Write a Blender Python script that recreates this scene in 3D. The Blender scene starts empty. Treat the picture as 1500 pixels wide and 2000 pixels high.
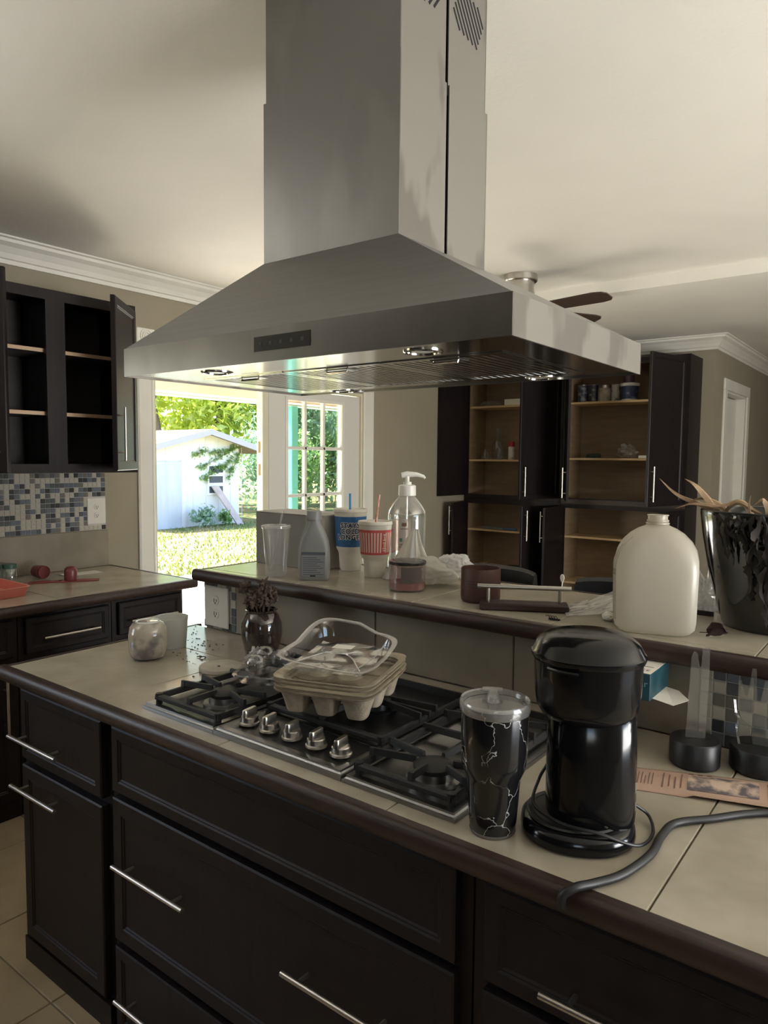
import bpy, bmesh, math, random
from mathutils import Vector, Matrix, noise
random.seed(7)
SC = bpy.context.scene
COL = SC.collection
PI = math.pi

def S(r, g, b):
    f = lambda c: ((c/255+.055)/1.055)**2.4 if c > 10 else c/255/12.92
    return (f(r), f(g), f(b))

# ------------------------------------------------------------------ camera
CAM = Vector((1.5312, -1.0168, 1.5448)); YAW, PITCH, ROLL, FPX = 0.6527, 0.0742, 0.0094, 1393.49
_f = Vector((-math.sin(YAW)*math.cos(PITCH), math.cos(YAW)*math.cos(PITCH), -math.sin(PITCH)))
_r = Vector((math.cos(YAW), math.sin(YAW), 0)); _u = _r.cross(_f)
_R = math.cos(ROLL)*_r+math.sin(ROLL)*_u; _U = -math.sin(ROLL)*_r+math.cos(ROLL)*_u
cd = bpy.data.cameras.new('camera'); co = bpy.data.objects.new('camera', cd); COL.objects.link(co)
m3 = Matrix((_R, _U, -_f)).transposed(); co.matrix_world = Matrix.Translation(CAM) @ m3.to_4x4()
cd.sensor_fit = 'HORIZONTAL'; cd.sensor_width = 36; cd.lens = FPX*36/1500; cd.clip_start = .02; cd.clip_end = 300
SC.camera = co
# ------------------------------------------------------------------ light
SC.view_settings.view_transform = 'Standard'; SC.view_settings.look = 'None'
SC.view_settings.gamma = 1; SC.view_settings.use_curve_mapping = False
SC.view_settings.exposure = 1.52
wd = bpy.data.worlds.new('sky'); SC.world = wd; wd.use_nodes = True
nt = wd.node_tree; nt.nodes.clear()
sk = nt.nodes.new('ShaderNodeTexSky'); sk.sky_type = 'NISHITA'; sk.sun_disc = False
sk.sun_elevation = math.radians(58); sk.sun_rotation = math.radians(246); sk.dust_density = 2
bg = nt.nodes.new('ShaderNodeBackground'); bg.inputs['Strength'].default_value = .30
ow = nt.nodes.new('ShaderNodeOutputWorld'); nt.links.new(sk.outputs[0], bg.inputs[0]); nt.links.new(bg.outputs[0], ow.inputs[0])
def light(name, typ, energy, color, loc, aim, size=None, sizey=None):
    d = bpy.data.lights.new(name, typ); d.energy = energy; d.color = color
    o = bpy.data.objects.new(name, d); COL.objects.link(o); o.location = loc
    o.rotation_euler = (Vector(aim)-Vector(loc)).to_track_quat('-Z', 'Y').to_euler()
    if typ == 'AREA': d.shape = 'RECTANGLE'; d.size = size; d.size_y = sizey
    return o
s_ = light('sun', 'SUN', 13.0, (1, .95, .87), (-9, -4, 17), (0, 0, 0)); s_.data.angle = .009
# daylight and sunlit-ground bounce entering by the dining room window in the right wall, and a dim window behind the viewer
light('window_daylight_dining', 'AREA', 112, (1, .985, .955), (4.66, 1.2, 1.15), (3.36, 1.2, 2.75), 2.4, 1.7)
light('window_daylight_sink', 'AREA', 2.5, (.97, .98, 1), (2.9, -3.36, 1.58), (2.7, -2.76, 2.6), .85, .8)
w_ = light('ceiling_uplight_kitchen', 'AREA', 7, (.96, .98, 1), (-2.27, -1.75, 1.55), (-1.55, -1.15, 2.62), 1.1, .95); w_.data.spread = math.radians(60)  # lamp added and narrowed upward to brighten the left ceiling; its window is unseen

# ------------------------------------------------------------------ materials
def nodemat(name):
    m = bpy.data.materials.new(name); m.use_nodes = True
    n = m.node_tree; b = n.nodes['Principled BSDF']
    return m, n, b
def mat(name, col, rough=.5, metal=0, col2=None, scale=8, bump=0, bscale=None, stretch=(1, 1, 1), spec=.5, coat=0, detail=5, sheen=0, contrast=(.35, .65)):
    m, n, b = nodemat(name)
    b.inputs['Base Color'].default_value = (*col, 1); b.inputs['Roughness'].default_value = rough
    b.inputs['Metallic'].default_value = metal; b.inputs['Specular IOR Level'].default_value = spec
    b.inputs['Coat Weight'].default_value = coat; b.inputs['Coat Roughness'].default_value = .05
    tc = n.nodes.new('ShaderNodeTexCoord'); mp = n.nodes.new('ShaderNodeMapping'); mp.inputs['Scale'].default_value = stretch
    n.links.new(tc.outputs['Object'], mp.inputs[0])
    if col2:
        nz = n.nodes.new('ShaderNodeTexNoise'); nz.inputs['Scale'].default_value = scale; nz.inputs['Detail'].default_value = detail
        rp = n.nodes.new('ShaderNodeValToRGB'); rp.color_ramp.elements[0].position = contrast[0]; rp.color_ramp.elements[1].position = contrast[1]
        rp.color_ramp.elements[0].color = (*col, 1); rp.color_ramp.elements[1].color = (*col2, 1)
        n.links.new(mp.outputs[0], nz.inputs[0]); n.links.new(nz.outputs[0], rp.inputs[0]); n.links.new(rp.outputs[0], b.inputs['Base Color'])
    if bump:
        nb = n.nodes.new('ShaderNodeTexNoise'); nb.inputs['Scale'].default_value = bscale or scale*4; nb.inputs['Detail'].default_value = 4
        bp = n.nodes.new('ShaderNodeBump'); bp.inputs['Strength'].default_value = bump; bp.inputs['Distance'].default_value = .01
        n.links.new(mp.outputs[0], nb.inputs[0]); n.links.new(nb.outputs[0], bp.inputs['Height']); n.links.new(bp.outputs[0], b.inputs['Normal'])
    return m
def clearmat(name, tint=(1, 1, 1), gloss=.12, rough=.05, milky=0):
    """thin clear sheet: see-through with a fresnel gloss and a little milkiness"""
    m = bpy.data.materials.new(name); m.use_nodes = True; n = m.node_tree; n.nodes.clear()
    o = n.nodes.new('ShaderNodeOutputMaterial'); t = n.nodes.new('ShaderNodeBsdfTransparent'); t.inputs[0].default_value = (*tint, 1)
    g = n.nodes.new('ShaderNodeBsdfGlossy'); g.inputs['Roughness'].default_value = rough
    lw = n.nodes.new('ShaderNodeLayerWeight'); lw.inputs[0].default_value = .35
    mr = n.nodes.new('ShaderNodeMapRange'); mr.inputs[3].default_value = gloss; mr.inputs[4].default_value = min(.85, gloss+.6)
    mx = n.nodes.new('ShaderNodeMixShader'); n.links.new(lw.outputs['Facing'], mr.inputs[0]); n.links.new(mr.outputs[0], mx.inputs[0])
    n.links.new(t.outputs[0], mx.inputs[1]); n.links.new(g.outputs[0], mx.inputs[2]); last = mx
    if milky:
        d = n.nodes.new('ShaderNodeBsdfDiffuse'); d.inputs[0].default_value = (.85, .85, .83, 1)
        tl = n.nodes.new('ShaderNodeBsdfTranslucent'); tl.inputs[0].default_value = (.85, .85, .83, 1)
        a = n.nodes.new('ShaderNodeMixShader'); n.links.new(d.outputs[0], a.inputs[1]); n.links.new(tl.outputs[0], a.inputs[2])
        mm = n.nodes.new('ShaderNodeMixShader'); mm.inputs[0].default_value = milky
        n.links.new(last.outputs[0], mm.inputs[1]); n.links.new(a.outputs[0], mm.inputs[2]); last = mm
    n.links.new(last.outputs[0], o.inputs[0]); return m
def translucent(name, col, amount=.5, rough=.35, gl=.08):
    m = bpy.data.materials.new(name); m.use_nodes = True; n = m.node_tree; n.nodes.clear()
    o = n.nodes.new('ShaderNodeOutputMaterial'); d = n.nodes.new('ShaderNodeBsdfDiffuse'); t = n.nodes.new('ShaderNodeBsdfTranslucent'); g = n.nodes.new('ShaderNodeBsdfGlossy')
    d.inputs[0].default_value = (*col, 1); t.inputs[0].default_value = (*col, 1); g.inputs['Roughness'].default_value = rough
    a = n.nodes.new('ShaderNodeMixShader'); a.inputs[0].default_value = amount; b = n.nodes.new('ShaderNodeMixShader'); b.inputs[0].default_value = gl
    n.links.new(d.outputs[0], a.inputs[1]); n.links.new(t.outputs[0], a.inputs[2]); n.links.new(a.outputs[0], b.inputs[1]); n.links.new(g.outputs[0], b.inputs[2]); n.links.new(b.outputs[0], o.inputs[0])
    return m
def veins(name, base, vein, scale, width, rough, distort=.35, coat=0):
    m, n, b = nodemat(name); b.inputs['Roughness'].default_value = rough; b.inputs['Coat Weight'].default_value = coat
    tc = n.nodes.new('ShaderNodeTexCoord'); nz = n.nodes.new('ShaderNodeTexNoise'); nz.inputs['Scale'].default_value = 22; nz.inputs['Detail'].default_value = 6
    mp = n.nodes.new('ShaderNodeMapping'); mp.inputs['Scale'].default_value = (1, 1, .5)
    ad = n.nodes.new('ShaderNodeVectorMath'); ad.operation = 'MULTIPLY_ADD'; ad.inputs[1].default_value = (distort*.1,)*3
    vo = n.nodes.new('ShaderNodeTexVoronoi'); vo.feature = 'DISTANCE_TO_EDGE'; vo.inputs['Scale'].default_value = scale
    rp = n.nodes.new('ShaderNodeValToRGB'); e = rp.color_ramp.elements; e[0].color = (1, 1, 1, 1); e[0].position = width*.3; e[1].position = width; e[1].color = (0, 0, 0, 1)
    n2 = n.nodes.new('ShaderNodeTexNoise'); n2.inputs['Scale'].default_value = 15; r2 = n.nodes.new('ShaderNodeValToRGB'); r2.color_ramp.elements[0].position = .40; r2.color_ramp.elements[1].position = .50
    mu = n.nodes.new('ShaderNodeMath'); mu.operation = 'MULTIPLY'; mx = n.nodes.new('ShaderNodeMix'); mx.data_type = 'RGBA'
    mx.inputs['A'].default_value = (*base, 1); mx.inputs['B'].default_value = (*vein, 1)
    L = n.links.new
    L(tc.outputs['Object'], mp.inputs[0]); L(tc.outputs['Object'], nz.inputs[0]); L(nz.outputs['Color'], ad.inputs[0]); L(mp.outputs[0], ad.inputs[2]); L(ad.outputs[0], vo.inputs['Vector'])
    L(vo.outputs['Distance'], rp.inputs[0]); L(tc.outputs['Object'], n2.inputs[0]); L(n2.outputs[0], r2.inputs[0]); L(rp.outputs[0], mu.inputs[0]); L(r2.outputs[0], mu.inputs[1])
    L(mu.outputs[0], mx.inputs['Factor']); L(mx.outputs['Result'], b.inputs['Base Color'])
    return m

WALL = mat('wall_paint', S(146, 137, 118), .75, col2=S(141, 132, 113), scale=2, bump=.08, bscale=160)
CEIL = mat('ceiling_paint', S(225, 221, 211), .8, col2=S(219, 215, 205), scale=1.5, bump=.10, bscale=45)
TRIMW = mat('white_trim_paint', S(222, 219, 208), .4, col2=S(214, 211, 200), scale=3)
DARK = mat('espresso_wood', S(32, 25, 25), .46, col2=S(24, 19, 20), scale=6, stretch=(6, 6, .6), bump=.04, spec=.28)
DARKH = mat('espresso_wood_horizontal', S(58, 40, 33), .4, col2=S(38, 27, 24), scale=9, stretch=(.8, 6, 6), bump=.05)
DARKIN = mat('hazed_cabinet_interior', S(84, 80, 78), .5, col2=S(76, 72, 71), scale=5, stretch=(1, 1, 4))  # base grey lightened to stand in for the haze over the shelves
MAPLE = mat('maple_board', S(158, 136, 108), .5, col2=S(144, 122, 95), scale=4, stretch=(1, 1, 6))
MAPLEH = mat('maple_shelf_edge', S(214, 184, 138), .45, col2=S(202, 170, 124), scale=5, stretch=(.6, 5, 5))
TILE = mat('cream_ceramic_tile', S(176, 167, 150), .2, col2=S(156, 147, 130), scale=7, detail=7, bump=.015, bscale=60)
TILEW = mat('taupe_wall_tile', S(140, 131, 116), .3, col2=S(124, 116, 101), scale=6, detail=7)
GROUT = mat('grout', S(150, 142, 126), .9)
GROUTL = mat('mosaic_grout', S(190, 188, 180), .9)
MOS = [mat('mosaic_slate', S(84, 88, 92), .25), mat('mosaic_blue_grey', S(104, 110, 120), .2), mat('mosaic_dark', S(58, 60, 62), .22), mat('mosaic_taupe', S(112, 108, 102), .25), mat('mosaic_stone', S(178, 173, 160), .5, col2=S(168, 162, 148), scale=30)]
STEEL = mat('brushed_steel', (.29, .29, .287), .31, 1, col2=(.27, .27, .267), scale=5, stretch=(1, 1, 30))
FILM = mat('dust_filmed_steel', (.215, .20, .172), .5, .5, col2=(.145, .135, .115), scale=2.6, detail=3, contrast=(.50, .54), stretch=(2.2, 2.2, .8))
STEELD = mat('grease_filmed_steel', (.20, .197, .19), .30, 1, col2=(.225, .222, .213), scale=3.2, detail=3, contrast=(.47, .55), stretch=(1.6, 1.6, .7))
POLISH = mat('polished_steel', (.62, .62, .60), .14, 1)
NICKEL = mat('brushed_nickel', (.58, .55, .50), .3, 1)
IRON = mat('black_cast_iron', S(28, 28, 29), .55, bump=.12, bscale=300)
ENAMEL = mat('black_enamel', S(20, 20, 21), .3)
BLACKP = mat('gloss_black_plastic', (.005, .005, .006), .14, spec=.4)
BLACKM = mat('satin_black_plastic', (.010, .010, .011), .42)
BLACKC = mat('black_cable_rubber', (.011, .011, .012), .5)
SLOT = mat('dark_void', (.004, .004, .004), .8)
WHITEP = mat('white_plastic', S(226, 224, 216), .35)
PAPERW = mat('white_paper', S(232, 228, 216), .8, col2=S(224, 220, 208), scale=9)
GLASS = clearmat('window_glass', (.96, .98, .97), .04, .01)
CLEAR = clearmat('clear_plastic', (.97, .97, .97), .10, .06)
CLEARM = clearmat('milky_clear_plastic', (.95, .95, .95), .10, .12, .22)
PULP = mat('grey_paper_pulp', S(172, 160, 140), .9, col2=S(150, 138, 120), scale=40, bump=.2, bscale=200)

# ------------------------------------------------------------------ mesh helpers
def wloc(o):
    v = Vector((0, 0, 0))
    while o is not None: v += Vector(o.location); o = o.parent
    return v
def add(name, bm, m, parent=None, world=False, smooth=False):
    if world and parent is not None: bmesh.ops.translate(bm, verts=bm.verts, vec=-wloc(parent))
    bmesh.ops.recalc_face_normals(bm, faces=bm.faces)
    me = bpy.data.meshes.new(name); bm.to_mesh(me); bm.free()
    if smooth:
        for p in me.polygons: p.use_smooth = True
        try: me.set_sharp_from_angle(angle=math.radians(38))
        except Exception: pass
    if m is not None: me.materials.append(m)
    o = bpy.data.objects.new(name, me); COL.objects.link(o)
    if parent is not None: o.parent = parent
    return o
def thing(name, label, cat, loc=(0, 0, 0), rz=0, group=None):
    o = bpy.data.objects.new(name, None); COL.objects.link(o); o.location = loc; o.rotation_euler = (0, 0, rz); o.empty_display_size = .05
    return tag(o, label, cat, group)
def tag(o, label, cat, group=None):
    o['label'] = label; o['category'] = cat
    if group: o['group'] = group
    return o
def struct(o): o['kind'] = 'structure'; return o
def sempty(name, loc=(0, 0, 0)):
    o = bpy.data.objects.new(name, None); COL.objects.link(o); o.location = loc; o['kind'] = 'structure'; return o
def bx(bm, lo, hi):
    r = bmesh.ops.create_cube(bm, size=1)['verts']
    for v in r: v.co = Vector([lo[i]+(v.co[i]+.5)*(hi[i]-lo[i]) for i in range(3)])
    return r
def box(name, lo, hi, m, parent=None, bev=0, world=False, seg=1, smooth=False):
    bm = bmesh.new(); bx(bm, lo, hi)
    if bev: bmesh.ops.bevel(bm, geom=bm.edges[:], offset=bev, segments=seg, affect='EDGES', profile=.5)
    return add(name, bm, m, parent, world, smooth or seg > 1)
def lathe(name, prof, m, parent=None, loc=(0, 0, 0), seg=40, sx=1, sy=1, world=False, smooth=True):
    bm = bmesh.new(); rings = []
    for r, z in prof:
        if r < 1e-6: rings.append([bm.verts.new((loc[0], loc[1], loc[2]+z))])
        else: rings.append([bm.verts.new((loc[0]+sx*r*math.cos(2*PI*k/seg), loc[1]+sy*r*math.sin(2*PI*k/seg), loc[2]+z)) for k in range(seg)])
    for a, b in zip(rings, rings[1:]):
        if len(a) == 1 and len(b) == 1: continue
        for k in range(seg):
            j = (k+1) % seg
            if len(a) == 1: bm.faces.new((a[0], b[j], b[k]))
            elif len(b) == 1: bm.faces.new((a[k], a[j], b[0]))
            else: bm.faces.new((a[k], a[j], b[j], b[k]))
    return add(name, bm, m, parent, world, smooth)
def ring(cx, cy, z, a, b, n=40, e=2.0, rot=0):
    out = []
    for k in range(n):
        t = 2*PI*k/n; c, s = math.cos(t), math.sin(t)
        x = a*math.copysign(abs(c)**(2/e), c); y = b*math.copysign(abs(s)**(2/e), s)
        out.append((cx+x*math.cos(rot)-y*math.sin(rot), cy+x*math.sin(rot)+y*math.cos(rot), z))
    return out
def loft(name, secs, m, parent=None, caps=(True, True), world=False, smooth=True):
    bm = bmesh.new(); R = [[bm.verts.new(p) for p in s] for s in secs]; n = len(R[0])
    for a, b in zip(R, R[1:]):
        for k in range(n): bm.faces.new((a[k], a[(k+1) % n], b[(k+1) % n], b[k]))
    if caps[0]: bm.faces.new(R[0][::-1])
    if caps[1]: bm.faces.new(R[-1])
    return add(name, bm, m, parent, world, smooth)
def catmull(pts, n=8):
    P = [Vector(p) for p in pts]; P = [P[0]*2-P[1]]+P+[P[-1]*2-P[-2]]; out = []
    for i in range(1, len(P)-2):
        for k in range(n):
            t = k/n; a, b, c, d = P[i-1:i+3]
            out.append(.5*((2*b)+(-a+c)*t+(2*a-5*b+4*c-d)*t*t+(-a+3*b-3*c+d)*t**3))
    return out+[P[-2]]
def tubebm(bm, pts, r, seg=8, caps=True):
    pts = [Vector(p) for p in pts]; rings = []; up = Vector((0, 0, 1))
    for i, p in enumerate(pts):
        d = (pts[min(i+1, len(pts)-1)]-pts[max(i-1, 0)]).normalized()
        a = d.cross(up); a = a.normalized() if a.length > 1e-3 else Vector((1, 0, 0)); b = a.cross(d)
        rr = r[i] if isinstance(r, (list, tuple)) else r
        rings.append([bm.verts.new(p+rr*(math.cos(2*PI*k/seg)*a+math.sin(2*PI*k/seg)*b)) for k in range(seg)])
    for A, B in zip(rings, rings[1:]):
        for k in range(seg): bm.faces.new((A[k], A[(k+1) % seg], B[(k+1) % seg], B[k]))
    if caps: bm.faces.new(rings[0][::-1]); bm.faces.new(rings[-1])
def tube(name, pts, r, m, parent=None, seg=8, world=False, caps=True):
    bm = bmesh.new(); tubebm(bm, pts, r, seg, caps); return add(name, bm, m, parent, world, True)
def poly(name, pts, axis, a, b, m, parent=None, world=False, bev=0):
    """prism: 2D outline extruded along axis from a to b"""
    bm = bmesh.new(); mk = {0: lambda p, t: (t, p[0], p[1]), 1: lambda p, t: (p[0], t, p[1]), 2: lambda p, t: (p[0], p[1], t)}[axis]
    A = [bm.verts.new(mk(p, a)) for p in pts]; B = [bm.verts.new(mk(p, b)) for p in pts]; n = len(pts)
    bm.faces.new(A); bm.faces.new(B[::-1])
    for k in range(n): bm.faces.new((A[k], B[k], B[(k+1) % n], A[(k+1) % n]))
    if bev: bmesh.ops.bevel(bm, geom=bm.edges[:], offset=bev, segments=2, affect='EDGES')
    return add(name, bm, m, parent, world, bev > 0)
def grid(name, nu, nv, fn, m, parent=None, world=False, smooth=True, thick=0):
    bm = bmesh.new(); V = [[bm.verts.new(fn(i/nu, j/nv)) for j in range(nv+1)] for i in range(nu+1)]
    for i in range(nu):
        for j in range(nv): bm.faces.new((V[i][j], V[i+1][j], V[i+1][j+1], V[i][j+1]))
    o = add(name, bm, m, parent, world, smooth)
    if thick: md = o.modifiers.new('thickness', 'SOLIDIFY'); md.thickness = thick
    return o
def blade(name, pts, w, m, parent, world=False, twist=0, ragged=0):
    """narrow leaf following a curve"""
    P = catmull(pts, 6); n = len(P)
    def fn(u, v):
        i = round(u*(n-1)); d = (P[min(i+1, n-1)]-P[max(i-1, 0)]).normalized(); s = d.cross(Vector((.3, -.8, .5))).normalized()
        q = Matrix.Rotation(twist*u, 3, d) @ s; ww = w*math.sin(PI*min(1, .12+u*.88))**.8*(1+ragged*noise.noise(Vector((u*9, v*3, pts[0][0]*90))))
        return P[i]+q*(v-.5)*ww + d.cross(q)*abs(v-.5)*ww*.5
    return grid(name, n-1, 4, fn, m, parent, world)
def crumple(name, c, rad, m, parent, amp=.35, freq=6, seed=0, sub=4, flat=None, world=False):
    bm = bmesh.new(); bmesh.ops.create_icosphere(bm, subdivisions=sub, radius=1)
    for v in bm.verts:
        n = v.co.normalized(); q = n*freq*.3+Vector((seed*7.1, seed*3.3, 0))
        k = 1+amp*(abs(noise.noise(q*1.5))*1.6-.5)+amp*.5*(abs(noise.noise(q*3.7))*1.6-.5)+amp*.25*noise.noise(q*8)
        p = Vector((n.x*rad[0]*k, n.y*rad[1]*k, n.z*rad[2]*k))
        if flat is not None: p.z = max(p.z, flat+.0005*noise.noise(q*5))
        v.co = p+Vector(c)
    return add(name, bm, m, parent, world, False)
def textmesh(body, size, offset=0, align='CENTER'):
    cu = bpy.data.curves.new('t', 'FONT'); cu.body = body; cu.size = size; cu.align_x = align; cu.align_y = 'CENTER'; cu.offset = offset; cu.space_line = .85; cu.space_character = 1.12
    cu.resolution_u = 3
    o = bpy.data.objects.new('t', cu); COL.objects.link(o); dg = bpy.context.evaluated_depsgraph_get()
    me = bpy.data.meshes.new_from_object(o.evaluated_get(dg)); bm = bmesh.new(); bm.from_mesh(me)
    bpy.data.objects.remove(o); bpy.data.curves.remove(cu); bpy.data.meshes.remove(me)
    return bm
def decal_flat(name, body, size, m, parent, origin, xdir, ydir, offset=0, world=False):
    bm = textmesh(body, size, offset); X, Y, O = Vector(xdir).normalized(), Vector(ydir).normalized(), Vector(origin)
    for v in bm.verts: v.co = O+X*v.co.x+Y*v.co.y
    return add(name, bm, m, parent, world)
def decal_round(name, bm, m, parent, rad_at, ang0, zc, lift=.0006):
    """wrap a flat xy mesh round an upright body of radius rad_at(z)"""
    bmesh.ops.subdivide_edges(bm, edges=[e for e in bm.edges if e.calc_length() > .004], cuts=2)
    for v in bm.verts:
        z = zc+v.co.y; R = rad_at(z)+lift; a = ang0+v.co.x/R; v.co = Vector((R*math.cos(a), R*math.sin(a), z))
    return add(name, bm, m, parent)
def facing(x, y): return math.atan2(CAM.y-y, CAM.x-x)      # compass angle from a spot to where the viewer stands
def barhandle(parent, p0, p1, out, m=NICKEL, r=.006, post=.032, inset=.045, name='handle'):
    p0, p1, out = Vector(p0), Vector(p1), Vector(out).normalized(); d = (p1-p0).normalized()
    bm = bmesh.new(); tubebm(bm, [p0+out*post, p1+out*post], r, 12)
    for q in (p0+d*inset, p1-d*inset): tubebm(bm, [q, q+out*post], r*.75, 8)
    return add(name, bm, m, parent, False, True)
def panel(name, w, h, t, m, parent, loc, rot=0, rim=.055, groove=.006, raise_=.0):
    """framed cabinet front lying in local XZ, front towards -Y, hinge corner at origin; returns mesh object"""
    bm = bmesh.new(); bx(bm, (0, 0, 0), (w, t, h)); bm.faces.ensure_lookup_table()
    f = min(bm.faces, key=lambda f: f.calc_center_median().y)
    bmesh.ops.inset_region(bm, faces=[f], thickness=.006, depth=.003)
    bmesh.ops.inset_region(bm, faces=[f], thickness=rim-.012, depth=0)
    for k in range(2): bmesh.ops.inset_region(bm, faces=[f], thickness=.005, depth=-groove/2); bmesh.ops.inset_region(bm, faces=[f], thickness=.004, depth=0)
    o = add(name, bm, m, parent); o.location = loc; o.rotation_euler = (0, 0, rot); return o

# ================================================================== THE SETTING
XW, YB, XH, ZC = -2.21, 5.58, .03, 2.62          # left wall, back wall, hall wall, ceiling
def multi(name, boxes, m):
    bm = bmesh.new()
    for lo, hi in boxes: bx(bm, lo, hi)
    return struct(add(name, bm, m))
OY0, OY1, OZ = 1.575, 3.575, 2.075               # french door opening
multi('wall_left', [((XW-.15, -3.45, 0), (XW, -2.35, ZC)), ((XW-.15, -2.35, 0), (XW, -1.15, 1.05)), ((XW-.15, -2.35, 2.05), (XW, -1.15, ZC)), ((XW-.15, -1.15, 0), (XW, OY0, ZC)), ((XW-.15, OY1, 0), (XW, YB+.15, ZC)), ((XW-.15, OY0, OZ), (XW, OY1, ZC))], WALL)
multi('wall_back', [((XW, YB, 0), (XH, YB+.15, ZC))], WALL)
HY0, HY1, HZ = 5.98, 6.86, 2.19                  # hall door opening
multi('wall_hall', [((XH-.15, YB+.15, 0), (XH, HY0, ZC)), ((XH-.15, HY1, 0), (XH, 9.15, ZC)), ((XH-.15, HY0, HZ), (XH, HY1, ZC))], WALL)
multi('wall_far', [((XH, 9, 0), (4.75, 9.15, ZC))], WALL)
WY0, WY1, WZ0, WZ1 = -.1, 2.5, .25, 2.25
multi('wall_right', [((4.6, -3.45, 0), (4.75, WY0, ZC)), ((4.6, WY1, 0), (4.75, 9.15, ZC)), ((4.6, WY0, 0), (4.75, WY1, WZ0)), ((4.6, WY0, WZ1), (4.75, WY1, ZC))], WALL)
multi('wall_front', [((XW, -3.45, 0), (2.45, -3.3, ZC)), ((3.35, -3.45, 0), (4.6, -3.3, ZC)), ((2.45, -3.45, 0), (3.35, -3.3, 1.15)), ((2.45, -3.45, 2.0), (3.35, -3.3, ZC))], WALL)
multi('ceiling', [((-2.9, -4, ZC), (6.0, 9.4, ZC+.15))], CEIL)  # carried past the walls as an added, unseen eave that blocks sun
multi('trim_1', [((XH-2.24, 3.27, 2.55), (4.6, 3.40, ZC))], CEIL)      # ceiling beam between kitchen and dining room
for nm, (y0, y1, z0, z1) in {'window_1': (WY0, WY1, WZ0, WZ1)}.items():
    w = sempty(nm, (4.62, (y0+y1)/2, z0))
    for a, b in (((4.58, y0-.08, z0-.08), (4.64, y0, z1+.08)), ((4.58, y1, z0-.08), (4.64, y1+.08, z1+.08)), ((4.58, y0, z1), (4.64, y1, z1+.08)), ((4.56, y0-.1, z0-.06), (4.66, y1+.1, z0)), ((4.60, (y0+y1)/2-.03, z0), (4.64, (y0+y1)/2+.03, z1))):
        box('window_frame', a, b, TRIMW, w, world=True)
w = sempty('window_2', (2.9, -3.32, 1.15))
for a, b in (((2.38, -3.34, 1.08), (2.45, -3.28, 2.07)), ((3.35, -3.34, 1.08), (3.42, -3.28, 2.07)), ((2.45, -3.34, 2.0), (3.35, -3.28, 2.07)), ((2.36, -3.36, 1.10), (3.44, -3.26, 1.15)), ((2.45, -3.36, 1.56), (3.35, -3.32, 1.60))):
    box('window_frame', a, b, TRIMW, w, world=True)
w = sempty('unseen_window', (XW, -1.75, 1.05))  # unseen window, added to carry the kitchen ceiling lamp
for a, b in (((XW-.02, -2.42, .98), (XW+.02, -2.35, 2.12)), ((XW-.02, -1.15, .98), (XW+.02, -1.08, 2.12)), ((XW-.02, -2.35, 2.05), (XW+.02, -1.15, 2.12)), ((XW-.02, -2.44, 1.0), (XW+.04, -1.06, 1.05)), ((XW-.02, -1.77, 1.05), (XW, -1.73, 2.05))):
    box('window_frame', a, b, TRIMW, w, world=True)
# floor of 18 inch tiles; those in view stand as pieces
FT = mat('floor_tile', S(160, 144, 118), .35, col2=S(142, 126, 102), scale=5, detail=6)
fl = struct(box('floor', (XW, -3.3, -.05), (4.6, 9, -.004), mat('floor_grout', S(112, 100, 84), .9)))
me0 = None
for i in range(0, 14):
    for j in range(-7, 19):
        x, y = XW+.003+i*.46, -.06+j*.46
        if x+.46 > 4.6 or (x < XH-.3 and y > 5.1) or y < -3.3 or i > 8 and j < 2: continue
        if me0 is None:
            t = box('tile', (0, 0, -.012), (.455, .455, 0), FT, fl, bev=.002); me0 = t.data
        else:
            t = bpy.data.objects.new('tile', me0); COL.objects.link(t); t.parent = fl
        t.location = (x, y, 0)
# crown moulding swept along the walls
CR = [(0, -.118), (.012, -.118), (.016, -.098), (.026, -.094), (.036, -.07), (.058, -.042), (.084, -.026), (.088, -.012), (.104, -.008), (.106, 0), (0, 0)]
def crown(name, path):
    P = [Vector(p) for p in path]; secs = []
    for i, p in enumerate(P):
        d0 = (P[i]-P[i-1]).normalized() if i else (P[1]-P[0]).normalized(); d1 = (P[i+1]-P[i]).normalized() if i < len(P)-1 else d0
        n0, n1 = Vector((d0.y, -d0.x)), Vector((d1.y, -d1.x)); n = (n0+n1); n = n/max(.3, n.dot(n0)) if i not in (0, len(P)-1) else n0
        secs.append([(p.x+n.x*a, p.y+n.y*a, ZC-.0005+b) for a, b in CR])
    return struct(loft(name, secs, TRIMW, smooth=False))
crown('trim_2', [(XW, -3.3), (XW, YB), (XH, YB), (XH, 9.0)])
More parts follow.
